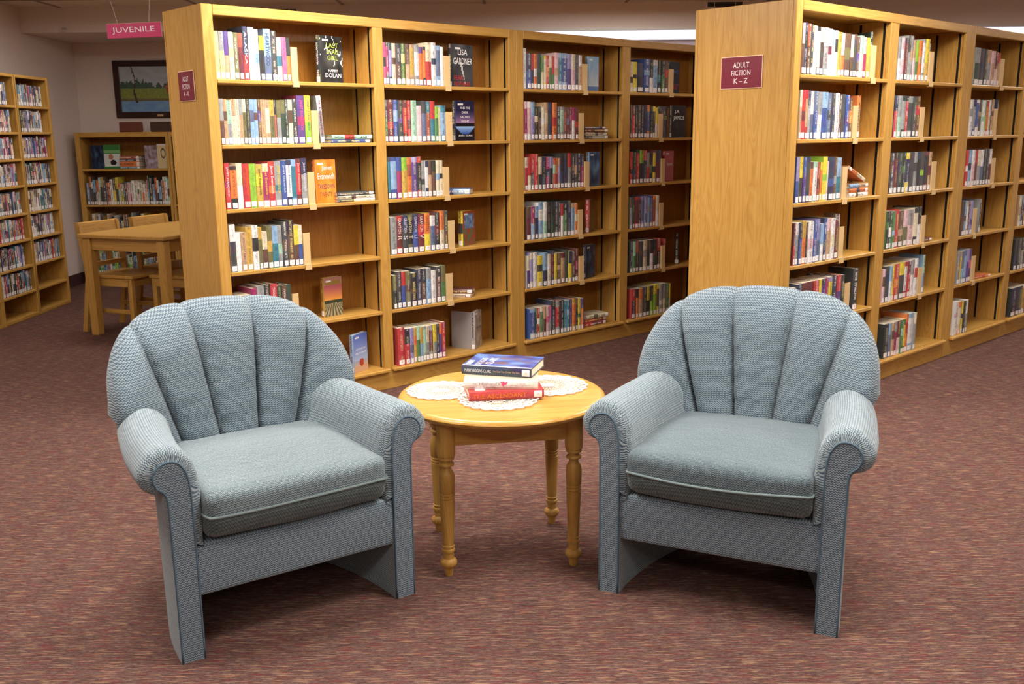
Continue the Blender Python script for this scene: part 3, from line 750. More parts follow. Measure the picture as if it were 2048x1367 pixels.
def book_parts(t, d, h, c1, c2, rnd, bands=None, tcol=None, ts=1.0, sticker=True, hard=True):
    """x 0..t thickness, spine towards -y, z 0..h"""
    cv, pg, st = MB(), MB(), MB()
    bt = min(.0024, t*.12) if hard else .0008
    lip = .003 if hard else .0005
    seg = 4; bul = min(.0045, t*.13)
    xs = [t*i/seg for i in range(seg+1)]; yy = [-bul*(1-(2*i/seg-1)**2)+.0 for i in range(seg+1)]
    if bands is None:
        k = rnd.random()
        if c2 is None: bands = [(0, 1, c1)]
        elif k < .45: s = rnd.uniform(.45, .72); bands = [(0, s, c2), (s, 1, c1)]
        elif k < .75: s = rnd.uniform(.30, .55); e = s+rnd.uniform(.12, .3); bands = [(0, s, c1), (s, e, c2), (e, 1, c1)]
        else: s = rnd.uniform(.14, .26); e = rnd.uniform(.80, .92); bands = [(0, s, c2), (s, e, c1), (e, 1, c2)]
    if tcol is None:
        lum = sum(LIN[c1] if isinstance(c1, str) else c1)
        tcol = rnd.choice(['wh', 'cr', 'py', 'wh']) if lum < .75 else rnd.choice(['bk', 'nv', 'dr', 'gk'])
    tc = LIN[tcol]; v0 = rnd.random()*50
    C = lambda c: LIN[c] if isinstance(c, str) else c
    for z0, z1, c in bands:
        V = [(x, y, z*h) for z in (z0, z1) for x, y in zip(xs, yy)]
        n = seg+1
        F = [(i, i+1, n+i+1, n+i) for i in range(seg)]
        uv = [[(i/seg, v0+z0*h), ((i+1)/seg, v0+z0*h), ((i+1)/seg, v0+z1*h), (i/seg, v0+z1*h)] for i in range(seg)]
        cv.add(V, F, uv, [C(c)]*seg, [(*tc, ts)]*seg)
    m = C(c1)
    V = [(x, y, z) for z in (0, h) for x, y in list(zip(xs, yy))+[(t, .003), (0, .003)]]
    k = seg+3; cv.add(V, [tuple(range(k))[::-1], tuple(range(k, 2*k)), (seg+1, seg+2, k+seg+2, k+seg+1)], None, [m]*3)
    bb = C(c2) if (c2 is not None and rnd.random() < .3) else m
    for x0, x1 in ((0, bt), (t-bt, t)):
        q = MB(); cbox(q, x0, x1, .0, d, 0, h); q.c = [bb]*len(q.c); cv.merge(q)
    q = MB(); cbox(q, bt, t-bt, .002, d-lip, lip, h-lip); pg.merge(q)
    if sticker:
        z0 = rnd.uniform(.004, .007); z1 = z0+.026; f0 = .5-.5*rnd.uniform(.66, .82); n = seg+1
        qs = [f0+(1-2*f0)*i/seg for i in range(n)]
        V = [(x*t, -bul*(1-(2*x-1)**2)-.0006, z) for z in (z0, z1) for x in qs]
        F = [(i, i+1, n+i+1, n+i) for i in range(seg)]
        st.add(V, F, [[(i/seg, 0), ((i+1)/seg, 0), ((i+1)/seg, 1), (i/seg, 1)] for i in range(seg)])
    return cv, pg, st
def basis(x, y, z, o):
    Mx = Matrix.Identity(4)
    for i in range(3): Mx[i][0] = x[i]; Mx[i][1] = y[i]; Mx[i][2] = z[i]; Mx[i][3] = o[i]
    return Mx
UP = Vector((0, 0, 1))
def make_book(Mx, parts, label, group, name='book'):
    cv, pg, st = parts
    o = cv.obj(name, M['cover'], None, colors=True); o.matrix_world = Mx
    tag(o, label, 'book', group)
    pg.obj('pages', M['pages'], o)
    if st.f: st.obj('spine_label', M['sticker'], o)
    return o
REST = MB()   # everything past the three hundred largest books
def rest_book(Mx, parts):
    cv, pg, st = parts
    pg.c = [rgb(233, 222, 196)]*len(pg.c); st.c = [rgb(246, 240, 236)]*len(st.c)
    for q in parts: REST.merge(q, Mx)
def spine_text(o, s, t, h, zc, length, height, color):
    lettering(s, o, (t/2, -min(.0045, t*.13)-.0008, zc), (0, 0, -1), (1, 0, 0), length, height, color)

def bookend(P0, u0, u1, z, y0, label, group, tilt=0):
    w = u1-u0
    t = empty('bookend', P0+U*u0+UP*z, AL); tag(t, label, 'bookend', group)
    m = MB(); cbox(m, 0, w*.86, y0-.0025, y0-.001, .0005, .163, .0006); m.obj('face_plate', M['tan_metal'], t)
    m = MB(); cbox(m, 0, .0015, y0-.001, .12, .0005, .163, .0); m.obj('side_plate', M['tan_metal'], t)
    m = MB(); cbox(m, 0, w*.86, -.0065, -.0045, -.026, .0004, .0006); cbox(m, 0, w*.86, -.0065, y0-.001, .0002, .0012, 0); cbox(m, 0, w*.86, -.0065, .012, -.027, -.0255, 0)
    m.obj('shelf_clip', M['tan_metal'], t)
    if tilt: t.rotation_euler = (0, 0, AL)
    return t
ROWS = [
 ('A', 1, 1, 0.003, 0.395, 'py:35:216 gy+py:40:216 pu+tn:42:217 cr+py:42:216 ol:42:215 ru+dr:42:214 nv+rd:45:245 wh:50:243 wh+lb:45:236 ye+bk:45:207 lb+sl:65:241 gk:52:234 cr+te:45:206 pk:40:208 bk+or:35:206', (0.388, 0.43), 1),
 ('A', 1, 2, 0.003, 0.493, 'gy+br:35:214 tn+br:30:212 lt+gy:40:208 tn+cr:35:213 cr:28:213 gy+tn:33:214 cr+ol:28:214 gk:33:214 lb+sl:36:213 lb+br:32:213 br+pu:30:214 tn:38:213 cr+tn:40:212 go+ol:40:212 bk+ru:25:212 ol+gy:40:212 ol+dg:38:213 dg+bk:30:214 cr+br:40:215 gk+dg:45:218 pu+mg:70:236 ye+lm:55:237', (0.493, 0.539), 1),
 ('A', 1, 3, 0.007, 0.453, 'rd+mg:40:220 or+bk:55:205 cr+wh:50:218 rd:55:215 lm:55:214 go+ye:55:210 mg+cr:50:213 rd+or:55:222 gy+te:55:222 bl:45:222 wh+nv:45:226 te+lb:45:228 rd+dr:45:232 nv+gy:50:234', (0.449, 0.495), 1),
 ('A', 1, 4, 0.011, 0.408, 'wh+gk:52:232 wh:45:190 tn:48:190 go:55:214 wh+bk:55:220 go+ol:35:210 cr+br:50:186 ol+go:45:212 lb+te:55:212 gy+lt:45:210 gk+br:50:228 bk+br:60:235 ye+br:45:205 cr+bl:40:205', (0.4, 0.445), 1),
 ('A', 1, 5, 0.015, 0.327, 'go+cr:45:185 tn+br:55:185 cr+ye:45:186 mg+bk:55:215 gy+lb:65:222 bk:60:226 rd+gk:60:225 dg+rd:45:212 br+dg:45:212 dg+gk:45:212', (0.311, 0.353), 1),
 ('A', 2, 1, 0.95, 1.357, 'pk+dg:32:215 mg+dg:32:215 la+dg:32:214 cr+br:45:213 gk+br:60:213 gr+py:48:214 br+tn:52:213 go+tn:55:212 wh+gy:52:212 or+pu:50:203 or+bk:32:205 cr+rd:70:228 wh+nv:55:230 sl+lb:50:216 wh:42:210', (1.352, 1.399), 1),
 ('A', 2, 2, 0.947, 1.362, 'gk+gr:32:222 dr+rd:65:223 bl+lb:55:223 gk+pu:55:222 rd+dr:50:222 rd+dr:48:222 lt:65:222 lp:55:194 gk+sl:55:221 te+ru:50:218 rd+te:60:221 lm+gr:38:193 cr+py:30:185 lb+te:60:198', (1.354, 1.403), 1),
 ('A', 2, 3, 0.952, 1.332, 'te+gk:30:223 lb+bl:75:225 bl+mg:55:225 lm+go:60:222 or+ru:55:222 pu+la:65:222 bk+rd:50:225 gy+dg:45:200 wh+nv:38:200 br+tn:42:200 bk+br:48:200 cr+lb:45:198 cr+bk:40:200', (1.324, 1.372), 1),
 ('A', 2, 4, 0.957, 1.361, 'gy:70:208 dr+rd:65:212 nv+gk:65:213 bk+ol:60:213 nv+bl:60:214 dr+rd:75:214 or+ye:70:216 wh+sl:60:198 bk+dr:60:215 or+cr:55:222 gk+br:45:222', (1.355, 1.406), 1),
 ('A', 2, 5, 0.963, 1.337, 'ol+bk:40:190 gk:50:208 rd+bl:50:205 ol+br:55:205 bk+br:70:190 nv:55:208 bk+br:55:208 gy+lb:55:208 wh:55:188 gk+br:60:210 ol+gr:60:213', (1.326, 1.378), 1),
 ('A', 2, 6, 0.972, 1.312, 'rd:80:215 bk+rd:60:205 la+sl:45:205 go+or:35:203 lt+gr:40:205 go+lb:35:200 lt+gy:35:203 cr+gy:40:200 dr+gy:45:200 ye+gy:40:202 nv+gk:35:203 or+pu:35:203 rd+mg:40:208', None, 1),
 ('A', 3, 1, 1.965, 2.472, 'wh:28:235 nv+bl:40:205 rd+nv:25:205 or+wh:28:207 gk+dg:32:207 gr+cr:25:200 cr+ye:25:200 rd+or:25:200 cr+gr:25:198 rd+gr:25:198 lp+tn:35:220 te+lb:32:220 bl+lb:50:220 la+pu:42:218 cr+lp:35:218 nv+gk:32:216 wh+tn:30:215', (2.462, 2.514), 1),
 ('A', 3, 2, 1.97, 2.442, 'mg+lp:25:228 lp+wh:35:228 lb+la:30:226 bk+cr:35:195 bk+br:25:200 cr+wh:30:195 tn+cr:30:225 nv+gk:40:225 or+rd:40:225 gk+dg:30:200 lt+gy:35:200 ru+br:25:198 dr+sl:28:198 dr+mg:25:198 mg+wh:30:196 dr+rd:30:196', (2.438, 2.49), 1),
 ('A', 3, 3, 1.973, 2.499, 'cr+rd:25:200 rd+cr:30:200 rd+gk:25:198 rd:35:220 cr+bk:30:200 nv+bk:38:200 mg+nv:30:200 la+bk:30:200 rd+lt:25:190 or+rd:22:190 la+tn:22:190 bk+nv:35:218 nv+gk:30:218 rd+gy:35:218 bk+br:25:216 gk+tn:28:216 nv+gk:35:216 nv+mg:30:210', (2.493, 2.542), 1),
 ('A', 3, 4, 1.984, 2.438, 'br+dr:40:205 mg+lb:35:205 lb+nv:35:205 lb+wh:45:228 wh+lt:35:228 bk:35:225 bk+dg:35:225 bk+nv:35:225 gk:25:225 rd+wh:25:210 bk+gr:40:225 nv+gk:35:225 lb+tn:40:205 or+cr:25:205', (2.427, 2.477), 0),
 ('A', 3, 5, 1.985, 2.452, 'cr+pu:25:205 la+cr:25:222 wh:35:222 ye+gk:45:198 lb+nv:38:215 cr+wh:30:200 dr+nv:28:220 ye:25:195 br+tn:35:200 tn+dr:35:200 gk+dg:30:215 nv+ye:30:205 br+gk:25:200 dr+mg:35:215', (2.438, 2.489), 0),
 ('A', 3, 6, 1.995, 2.486, 'bl+lb:50:195 gr+dg:15:195 rd+wh:25:193 gr+cr:30:195 tn+br:25:195 lp+pk:30:193 pk+gy:20:193 nv+bk:38:225 rd+gy:40:218 bk:35:218 te:28:210 te+lb:28:210 pu:25:212 or+go:35:212 br+bk:20:212 ye+gr:28:208 pu+or:25:208', None, 0),
 ('A', 4, 1, 2.937, 3.336, 'cr+gk:25:195 ye+bk:30:195 nv+bk:50:190 bl+lb:45:218 bk+wh:30:215 lb+wh:35:215 bk+te:30:215 bk+gr:28:215 br+rd:30:212', (3.321, 3.379), 0),
 ('A', 4, 2, 2.945, 3.236, 'gk:20:222 br+rd:28:215 bk:25:220 gk+br:30:220 bk+nv:30:220 nv+bk:30:220 bl+or:35:220 bk+gk:25:215 gk+ye:25:212 ye+wh:30:205', (3.221, 3.272), 0),
 ('A', 4, 3, 2.95, 3.275, 'rd+bk:25:218 bk+nv:30:215 rd:32:205 lm+bk:35:225 rd+nv:32:222 gy+rd:28:205 bk+ol:28:205 ye+bk:28:205 nv+dr:45:222', (3.258, 3.304), 0),
 ('A', 4, 4, 2.959, 3.265, 'br+gy:25:215 gk+gr:20:215 dr+rd:40:215 dr:25:215 sl+la:35:215 la+sl:30:215 lb+gy:25:205 bl+sl:30:215 ru+or:30:215 cr+wh:35:215', (3.253, 3.302), 0),
 ('A', 4, 5, 2.964, 3.298, 'gk:25:215 lt+gr:25:212 rd+gk:25:212 gk+br:35:210 cr+gy:35:212 br+bk:25:212 bk+wh:30:212 bk+dr:30:212 rd+bk:35:215', (3.286, 3.332), 0),
 ('A', 4, 6, 2.975, 3.404, 'rd+dr:40:208 bk+or:25:205 or+tn:40:205 gk+nv:35:210 ye+bk:35:210 bk+lm:30:210 ye+lm:35:212 br+ye:25:212 gy+wh:35:212 gy+cr:30:212 gr+ol:30:208 ye+cr:15:205', None, 0),
 ('K', 1, 1, 0.016, 0.66, 'lp+br:25:232 nv+bk:32:235 ru+br:32:232 gk:30:228 wh:32:225 cr+bk:35:222 cr+gk:35:222 wh+gy:50:222 wh+dr:40:220 lb+wh:30:215 wh+bk:30:215 go:45:210 lp+or:38:208 br+ol:60:208 cr+br:35:205 gk+br:35:208 br+pu:35:200 lt+cr:45:205 lp+mg:35:200 ye+go:35:198', (0.655, 0.717), 1),
 ('K', 1, 2, 0.024, 0.519, 'cr+tn:25:232 rd+dr:40:232 tn+rd:30:232 nv+gy:30:230 wh+sl:35:228 sl+bl:45:228 gy+wh:45:225 lb+bl:65:225 sl+gk:50:222 gk+nv:45:222 wh:50:222 br+ol:30:215 gk:45:218 bl+pu:45:215 br+or:35:200', (0.495, 0.552), 1),
 ('K', 1, 3, 0.031, 0.45, 'la+bl:30:222 ye+gk:28:222 bl+pu:30:220 gk+nv:40:220 or+br:32:195 wh+lt:38:195 ru+dr:28:192 or+ye:20:192 ye+lm:45:218 cr+lp:15:195 nv+bl:55:215 br+gy:30:215 lb+te:45:210', (0.427, 0.483), 1),
 ('K', 1, 4, 0.031, 0.454, 'dr+rd:18:210 wh+gy:28:210 nv+bl:30:210 go+or:38:215 br+bk:15:205 wh+lp:48:210 bl+pu:38:215 la+sl:30:215 lb+wh:30:190 bl+nv:30:215 lp+tn:38:212 wh+cr:40:212 dr+br:35:200', (0.436, 0.491), 1),
 ('K', 1, 5, 0.041, 0.548, 'gk+bk:45:190 nv+gk:40:205 dr+rd:55:207 dr+gk:45:207 rd+dr:50:208 ye+go:25:208 pu+nv:35:208 mg+pu:30:208 ye+la:35:210 nv+bl:38:212 rd+pu:40:212 gk+bk:30:210', (0.523, 0.585), 1),
 ('K', 2, 1, 0.967, 1.322, 'gy+wh:25:220 lp+wh:30:220 dr+nv:30:220 gk+gy:25:235 gy+tn:25:235 tn+lp:25:215 lm+gr:25:215 or+tn:30:215 wh+gy:30:225 ye+go:35:228', (1.297, 1.352), 0),
 ('K', 2, 2, 0.969, 1.263, 'nv+rd:25:222 gy+lt:28:222 gy+dg:30:222 rd+bk:25:222 gk+gy:35:220 gk:25:220 br+rd:30:220', (1.234, 1.29), 0),
 ('K', 2, 3, 0.973, 1.463, 'gk+br:30:222 dr+bk:28:222 gk+nv:28:220 bk+gr:28:220 nv+ye:28:220 gk:35:222 gy+gk:28:222 bk+nv:28:222 gk+lm:30:222 bk+dr:35:222 tn+dr:25:220', (1.43, 1.489), 0),
 ('K', 2, 4, 0.978, 1.39, 'bk+gr:20:210 dg+wh:22:210 gr+lb:22:208 rd:30:215 br+tn:40:205 lp+ol:40:205 gy+lp:45:205 cr+bk:35:210 bk+wh:30:215', (1.365, 1.414), 0),
 ('K', 2, 5, 0.978, 1.393, 'lp+br:22:190 gk+nv:30:205 lb+wh:25:205 ye+go:18:210 rd+or:40:210 ye+gk:45:212 wh+rd:30:212 dr+rd:30:210 gy+wh:30:215 wh+rd:30:217', (1.368, 1.424), 0),
 ('K', 2, 6, 1.01, 1.398, 'bk:40:200 lb+sl:25:198 tn+br:25:198 gy+mg:25:198 dr+lp:30:198 gr+lt:25:200 ye+gr:20:200 or+rd:25:225 wh+lb:45:225 cr+gy:25:222', None, 0),
 ('K', 3, 1, 1.928, 2.295, 'gy+dg:40:215 gk+nv:40:212 gk:25:210 tn+gy:30:210 lp+tn:30:205 dr+lp:25:200 rd+tn:20:198', (2.269, 2.33), 0),
 ('K', 3, 2, 1.926, 2.268, 'wh+gy:30:215 gy+nv:25:215 bl+wh:30:215 br+tn:30:215 wh+lt:30:213 gr+lm:20:213 or+rd:20:210 wh+cr:25:215 tn+br:25:220', (2.228, 2.279), 0),
 ('K', 3, 3, 1.931, 2.305, 'rd+wh:25:220 lb+nv:28:220 wh+lp:28:220 rd+dr:28:220 cr+gy:28:218 wh+sl:28:218 gk+nv:28:220 gk:25:220 wh+dr:25:220', (2.275, 2.33), 0),
 ('K', 3, 4, 1.936, 2.093, 'gk+br:22:215 lb+br:18:215 wh+tn:18:212 br+dr:18:212 la+pu:22:212', (2.028, 2.081), 0),
 ('K', 3, 5, 1.936, 2.141, 'gy+tn:22:205 ye+tn:16:205 sl+lb:20:205 lb+sl:20:208 la+pu:22:208 pu+pk:22:210', (2.107, 2.159), 0),
 ('K', 3, 6, 1.926, 2.114, 'wh+lp:38:215 cr+or:30:212 ye+gk:20:210 bk+br:22:208 wh+gy:20:212', None, 0),
 ('K', 4, 4, 2.83, 2.956, 'cr+tn:20:205 sl+nv:18:205 br+tn:18:205', None, 0),
 ('K', 4, 5, 2.835, 3.036, 'bk+nv:20:212 gk:22:212 bk+gy:22:212 nv+gk:18:210', None, 0),
 ('K', 4, 6, 2.824, 3.121, 'nv+bk:35:200 gk+nv:25:200 ol+gk:20:200 go+cr:22:200 mg+dr:20:200', None, 0),
]
SPINES = {('A', 1, 3): {0: ('JANET EVANOVICH', (245, 225, 225)), 3: ('JANET EVANOVICH', (225, 110, 40)), 5: ('Janet Evanovich', (70, 60, 60)), 6: ('Janet Evanovich', (240, 200, 60)), 7: ('Janet Evanovich', (245, 235, 230)),
                      8: ('JANET EVANOVICH', (225, 205, 60)), 9: ('Janet Evanovich', (210, 220, 240)), 10: ('Janet Evanovich', (60, 80, 150)), 12: ('Janet Evanovich', (240, 200, 190)), 13: ('Janet Evanovich', (225, 215, 240))},
          ('A', 1, 2): {21: ('JANET EVANOVICH', (60, 90, 120)), 20: ('JANET EVANOVICH', (240, 90, 150))}, ('A', 1, 1): {10: ('HEARTWOOD', (60, 70, 110)), 6: ('ALASKA', (235, 225, 225))},
          ('A', 2, 4): {i+1: ('GRAFTON', c) for i, c in enumerate([(235, 215, 200), (220, 215, 235), (215, 200, 150), (200, 205, 235), (240, 210, 205), (140, 70, 30)])}}
LETTER = {1: 'R', 2: 'S', 3: 'T', 4: 'U', 5: 'V'}
rnd = random.Random(11)
for (unit, bay, row, u0, u1, toks, be, ind) in ROWS:
    P0 = A0 if unit == 'A' else K0
    toks = [x.split(':') for x in toks.split()]; tw = sum(float(x[1]) for x in toks)
    z = SZ[row]; u = u0; where = '%s of %s' % (SHELF[row], BAY[(unit, bay)])
    for i, (cc, w, h) in enumerate(toks):
        t = (u1-u0)*float(w)/tw; h = float(h)/1000*(1.0 if row > 1 or unit == 'K' else 1.0)
        c = cc.split('+'); c1 = c[0]; c2 = c[1] if len(c) > 1 else None
        hard = h > .2115
        d = min(rnd.uniform(.142, .158) if hard else rnd.uniform(.118, .132), .195)
        special = SPINES.get((unit, bay, row), {}).get(i)
        y = .006+rnd.uniform(0, .006)
        if row == 6: y -= .014
        gap = .0004
        parts = book_parts(t-gap, d, h, c1, c2, rnd, ts=0.0 if special else rnd.choice([0, .35, .5, .65]), hard=hard)
        Mx = basis(U, BK, UP, P0+U*u+BK*y+UP*(z+.0003))
        if ind:
            nm = PAL[c1][1]+((' and '+PAL[c2][1]) if c2 else '')
            o = make_book(Mx, parts, '%s book, %s from left on %s' % (nm, ORD[i], where), 'books on the '+where)
            if special:
                L = h*.62 if unit == 'A' and bay == 1 else h*.40
                spine_text(o, special[0], t-gap, h, h*.60 if bay == 1 else h*.74, L, t*.5, special[1])
                if bay == 2 and i in LETTER: spine_text(o, LETTER[i], t-gap, h, h*.42, t*.55, t*.7, special[1])
        else: rest_book(Mx, parts)
        u += t
    if be: bookend(P0, max(be[0], u1)+.001, max(be[0], u1)+be[1]-be[0]+.001, z, .004, 'tan metal bookend on %s' % where, 'tan metal bookends')

# ---- books standing face out
def shade(f): return lambda u, v: rgb(*[max(0, min(255, q)) for q in f(u, v)])
def nz(u, v, k=6, s=0): return noise.noise(Vector((u*k, v*k, s)))
def mixc(a, b, t): t = max(0, min(1, t)); return tuple(x*(1-t)+y*t for x, y in zip(a, b))
def art_dark(u, v):
    c = mixc((22, 22, 24), (84, 84, 80), .5+.7*nz(u, v, 3, 1))
    return mixc(c, (205, 210, 205), 1 if abs(nz(u, v*.7, 3.2, 4)) < .022 and v > .35 else 0)
def art_gardner(u, v):
    c = mixc((34, 34, 38), (112, 112, 114), .35+.8*nz(u, v, 2.5, 2)*v)
    if v < .58 and abs((u-.40)-(.58-v)*.42) < .055*(v/.58): c = (196, 194, 188)
    return c
def art_night(u, v):
    if v > .45: return mixc((150, 110, 150), (30, 30, 62), (v-.45)*3.2)
    if v > .36: return (22, 22, 28)
    if v > .18 and abs(u-.5) < .45*(v-.12)/.25+.1: return mixc((60, 90, 160), (150, 180, 220), (v-.18)*6)
    return (24, 24, 32)
def art_takedown(u, v): return mixc((226, 116, 34), (240, 160, 70), .5+.8*nz(u, v, 4, 8))
def art_vine(u, v):
    if v > .80: return mixc((170, 120, 110), (150, 120, 60), 1 if .08 < u < .92 and .80 < v < .93 else 0)
    if v > .42: return mixc((222, 150, 70), (178, 92, 100), (v-.42)*3)
    if v > .33: return (58, 66, 48)
    a = (u-.5)/(.46-v+.06); return mixc((66, 72, 50), (176, 160, 130), .5+.5*math.sin(a*16))
def art_beach(u, v):
    if (u-.55)**2*2.2+(v-.24)**2*6 < .055 and v > .14: return (178, 66, 50)
    if v < .17: return (206, 164, 132)
    if v < .30: return mixc((206, 176, 150), (150, 170, 205), (v-.17)*6)
    return mixc((176, 190, 220), (96, 118, 196), (v-.3)*1.6)
def art_village(u, v):
    if v > .50:
        if .1 < u < .9 and v < .92: return mixc((130, 150, 176), (70, 90, 130), .5+nz(u, v, 8, 3))
        return (150, 72, 40)
    return mixc((84, 110, 70), (150, 66, 52), .5+1.4*nz(u, v, 6, 12))
def art_grey(u, v): return mixc((140, 132, 130), (188, 180, 174), .5+nz(u, v, 5, 21))
def art_sky(u, v): return mixc((196, 204, 206), (132, 170, 204), v*1.1+.3*nz(u, v, 4, 3)) if v > .14 else (90, 120, 170)
def art_deep(u, v): return mixc((40, 62, 92), (110, 150, 186), .4+.8*nz(u, v, 3, 31))
def art_red(u, v): return mixc((150, 26, 30), (190, 44, 46), .5+nz(u, v, 5, 41))
def art_navy(u, v): return mixc((22, 30, 48), (60, 84, 112), .35+.9*nz(u, v, 4, 51))
def art_brownred(u, v): return mixc((40, 22, 20), (112, 44, 36), .4+.8*nz(u, v, 4, 61))
def art_black(u, v): return mixc((18, 18, 20), (60, 58, 60), .25+.6*nz(u, v, 4, 71))
def art_target(u, v): return (22, 24, 34)
def art_purple(u, v): return mixc((44, 30, 40), (110, 84, 86), .3+.8*nz(u, v, 6, 81))
M['lib_tag'] = plain('library_tag', rgb(228, 226, 222), .5)
def display(unit, bay, row, u, y, w, h, t, theta, art, spine, label, words=(), tagpos=(.12, .93), spine2=None, ind=1, lean=0.0):
    P0 = A0 if unit == 'A' else K0
    th = rad(theta); z = SZ[row]
    X = U*math.sin(th)-BK*math.cos(th); Y = U*math.cos(th)+BK*math.sin(th)
    Z = UP
    if lean:
        Rm = Matrix.Rotation(rad(lean), 3, Y); X = Rm @ X; Z = Rm @ Z
    parts = book_parts(t, w, h, spine, spine2, rnd)
    Mx = basis(X, Y, Z, P0+U*u+BK*(y+t)+UP*(z+.0005))
    o = make_book(Mx, parts, label, 'books displayed face out')
    g = art_grid(shade(art), 26, 36, w-.0004, h-.0004); g.xf(Matrix.Translation((t+.0006, .0002, .0002)))
    g.obj('cover_art', M['art'], o, colors=True)
    for s, cy, cz, L, Hh, c in words:
        lettering(s, o, (t+.0012, cy*w, cz*h), (0, 1, 0), (0, 0, 1), L*w, Hh*h, c)
    if tagpos:
        q = MB(); cbox(q, t+.0007, t+.0012, (tagpos[0])*w, (tagpos[0]+.28)*w, (tagpos[1]-.045)*h, tagpos[1]*h); q.obj('library_tag', M['lib_tag'], o)
    return o
Wt = (245, 242, 240)
display('A', 1, 1, .590, .060, .158, .236, .033, 12, art_dark, 'bk', 'black thriller with green lettering face out on top shelf, leftmost A-K bay',
        [('LAST', .55, .80, .52, .10, (196, 214, 90)), ('DEAD', .55, .67, .52, .10, (196, 214, 90)), ('GIRL', .55, .54, .46, .10, (180, 200, 90)), ('HARRY', .55, .27, .42, .055, Wt), ('DOLAN', .55, .17, .70, .09, Wt)], spine2='ol')
display('A', 2, 1, 1.455, .055, .165, .236, .035, 6, art_gardner, 'bk', 'black book face out reading LISA GARDNER on second A-K bay top shelf',
        [('LISA', .5, .82, .46, .13, Wt), ('GARDNER', .5, .61, .92, .15, Wt), ('FEAR', .28, .22, .44, .10, (190, 30, 44)), ('NOTHING', .45, .08, .78, .10, (190, 30, 44))])
display('A', 2, 2, 1.470, .055, .155, .228, .032, 6, art_night, 'nv', 'dark blue book with mountain lake cover face out, second A-K bay',
        [('AND THE', .5, .82, .52, .055, Wt), ('DARK', .5, .71, .34, .055, Wt), ('SACRED', .5, .60, .50, .055, Wt), ('NIGHT', .5, .49, .40, .055, Wt), ('JULIA GLASS', .5, .13, .74, .05, Wt)])
display('A', 1, 3, .512, .030, .128, .222, .034, 4, art_takedown, 'or', 'orange book face out reading TAKEDOWN TWENTY, leftmost A-K bay',
        [('Janet', .58, .80, .50, .13, Wt), ('Evanovich', .53, .62, .82, .14, Wt), ('TAKEDOWN', .52, .38, .82, .11, (84, 44, 92)), ('TWENTY', .50, .20, .62, .10, (96, 60, 60))])
display('A', 1, 5, .556, .075, .120, .210, .030, 6, art_vine, 'go', 'book with vineyard rows on its cover face out, leftmost A-K bay', [])
display('A', 1, 6, .678, .010, .132, .215, .026, 22, art_beach, 'lb', 'light blue book with seated red figure on beach, bottom shelf, leftmost A-K bay', [('HEARTWOOD', .5, .60, .7, .05, Wt), ('ALASKA', .5, .50, .8, .05, Wt)])
display('A', 2, 4, 1.500, .050, .118, .205, .034, 12, art_village, 'ye', 'yellow-spined book with village picture face out on second A-K bay', [], spine2='bk')
o = display('A', 2, 6, 1.545, .012, .128, .228, .026, 32, art_grey, rgb(176, 168, 164), 'pale grey book standing open in a V on bottom shelf, second A-K bay', [('TURN BLIND', .5, .56, .78, .06, (84, 70, 70))], tagpos=(.06, .97))
q = MB(); cbox(q, -.0015, .0, 0, .138, 0, .228); q.c = [rgb(160, 152, 150)]*len(q.c); q.xf(Matrix.Rotation(rad(78), 4, 'Z')); q.obj('back_cover', M['cover'], o, colors=True)
spine_text(o, 'SHIVERING', .026, .228, .145, .12, .011, (90, 76, 76))
display('A', 3, 1, 2.565, .045, .112, .215, .022, 6, art_sky, 'lb', 'light blue seaside book face out on top shelf, third A-K bay', [])
display('A', 3, 3, 2.578, .040, .112, .222, .024, 6, art_deep, 'lb', 'misty dark blue book face out on third shelf, third A-K bay', [])
display('A', 3, 4, 2.575, .040, .100, .218, .030, 24, art_brownred, 'rd', 'red-spined dark book half turned on fourth shelf, third A-K bay', [], tagpos=None)
display('A', 3, 5, 2.555, .045, .115, .224, .028, 12, art_navy, 'nv', 'navy book face out on fifth shelf, third A-K bay', [])
display('A', 4, 1, 3.400, .050, .120, .215, .020, 4, art_target, 'nv', 'navy and red book face out on top shelf, fourth A-K bay', [('J.A. JANCE', .45, .68, .8, .12, (80, 110, 160)), ('TARGET', .48, .22, .8, .16, (190, 40, 50))], tagpos=None)
display('A', 4, 2, 3.300, .050, .110, .215, .020, 10, art_purple, 'gk', 'book with yellow J.A. JANCE lettering, left of its darker twin', [('J.A.', .5, .80, .4, .12, (214, 204, 70)), ('JANCE', .5, .62, .85, .14, (214, 204, 70))], tagpos=None)
display('A', 4, 2, 3.440, .050, .160, .222, .024, 2, art_black, 'bk', 'black book with white J.A. JANCE lettering, fourth A-K bay', [('J.A.', .36, .80, .34, .12, Wt), ('JANCE', .5, .60, .82, .15, Wt)], tagpos=None)
display('A', 4, 3, 3.365, .045, .118, .212, .022, 8, art_red, 'rd', 'red book face out on third shelf, fourth A-K bay', [('Secret', .5, .58, .6, .12, Wt)])
display('A', 4, 5, 3.560, .060, .100, .224, .030, 40, art_black, 'bk', 'black book half turned on fifth shelf, fourth A-K bay', [], tagpos=None)
display('K', 1, 1, .735, .030, .130, .236, .022, 78, art_grey, 'dg', 'green plastic-covered book behind the bookend, first K-Z bay top shelf', [], tagpos=None)
display('K', 1, 4, .520, .040, .130, .222, .026, 58, art_grey, 'wh', 'white book leaning behind the bookend on fourth shelf, first K-Z bay', [], tagpos=None)
display('K', 2, 1, 1.400, .035, .120, .212, .020, 55, art_brownred, 'gk', 'dark orange book behind the bookend, second K-Z bay top shelf', [], tagpos=None)
display('K', 2, 2, 1.320, .035, .120, .225, .022, 48, art_brownred, 'dr', 'dark red book behind the bookend on second shelf, second K-Z bay', [], tagpos=None)
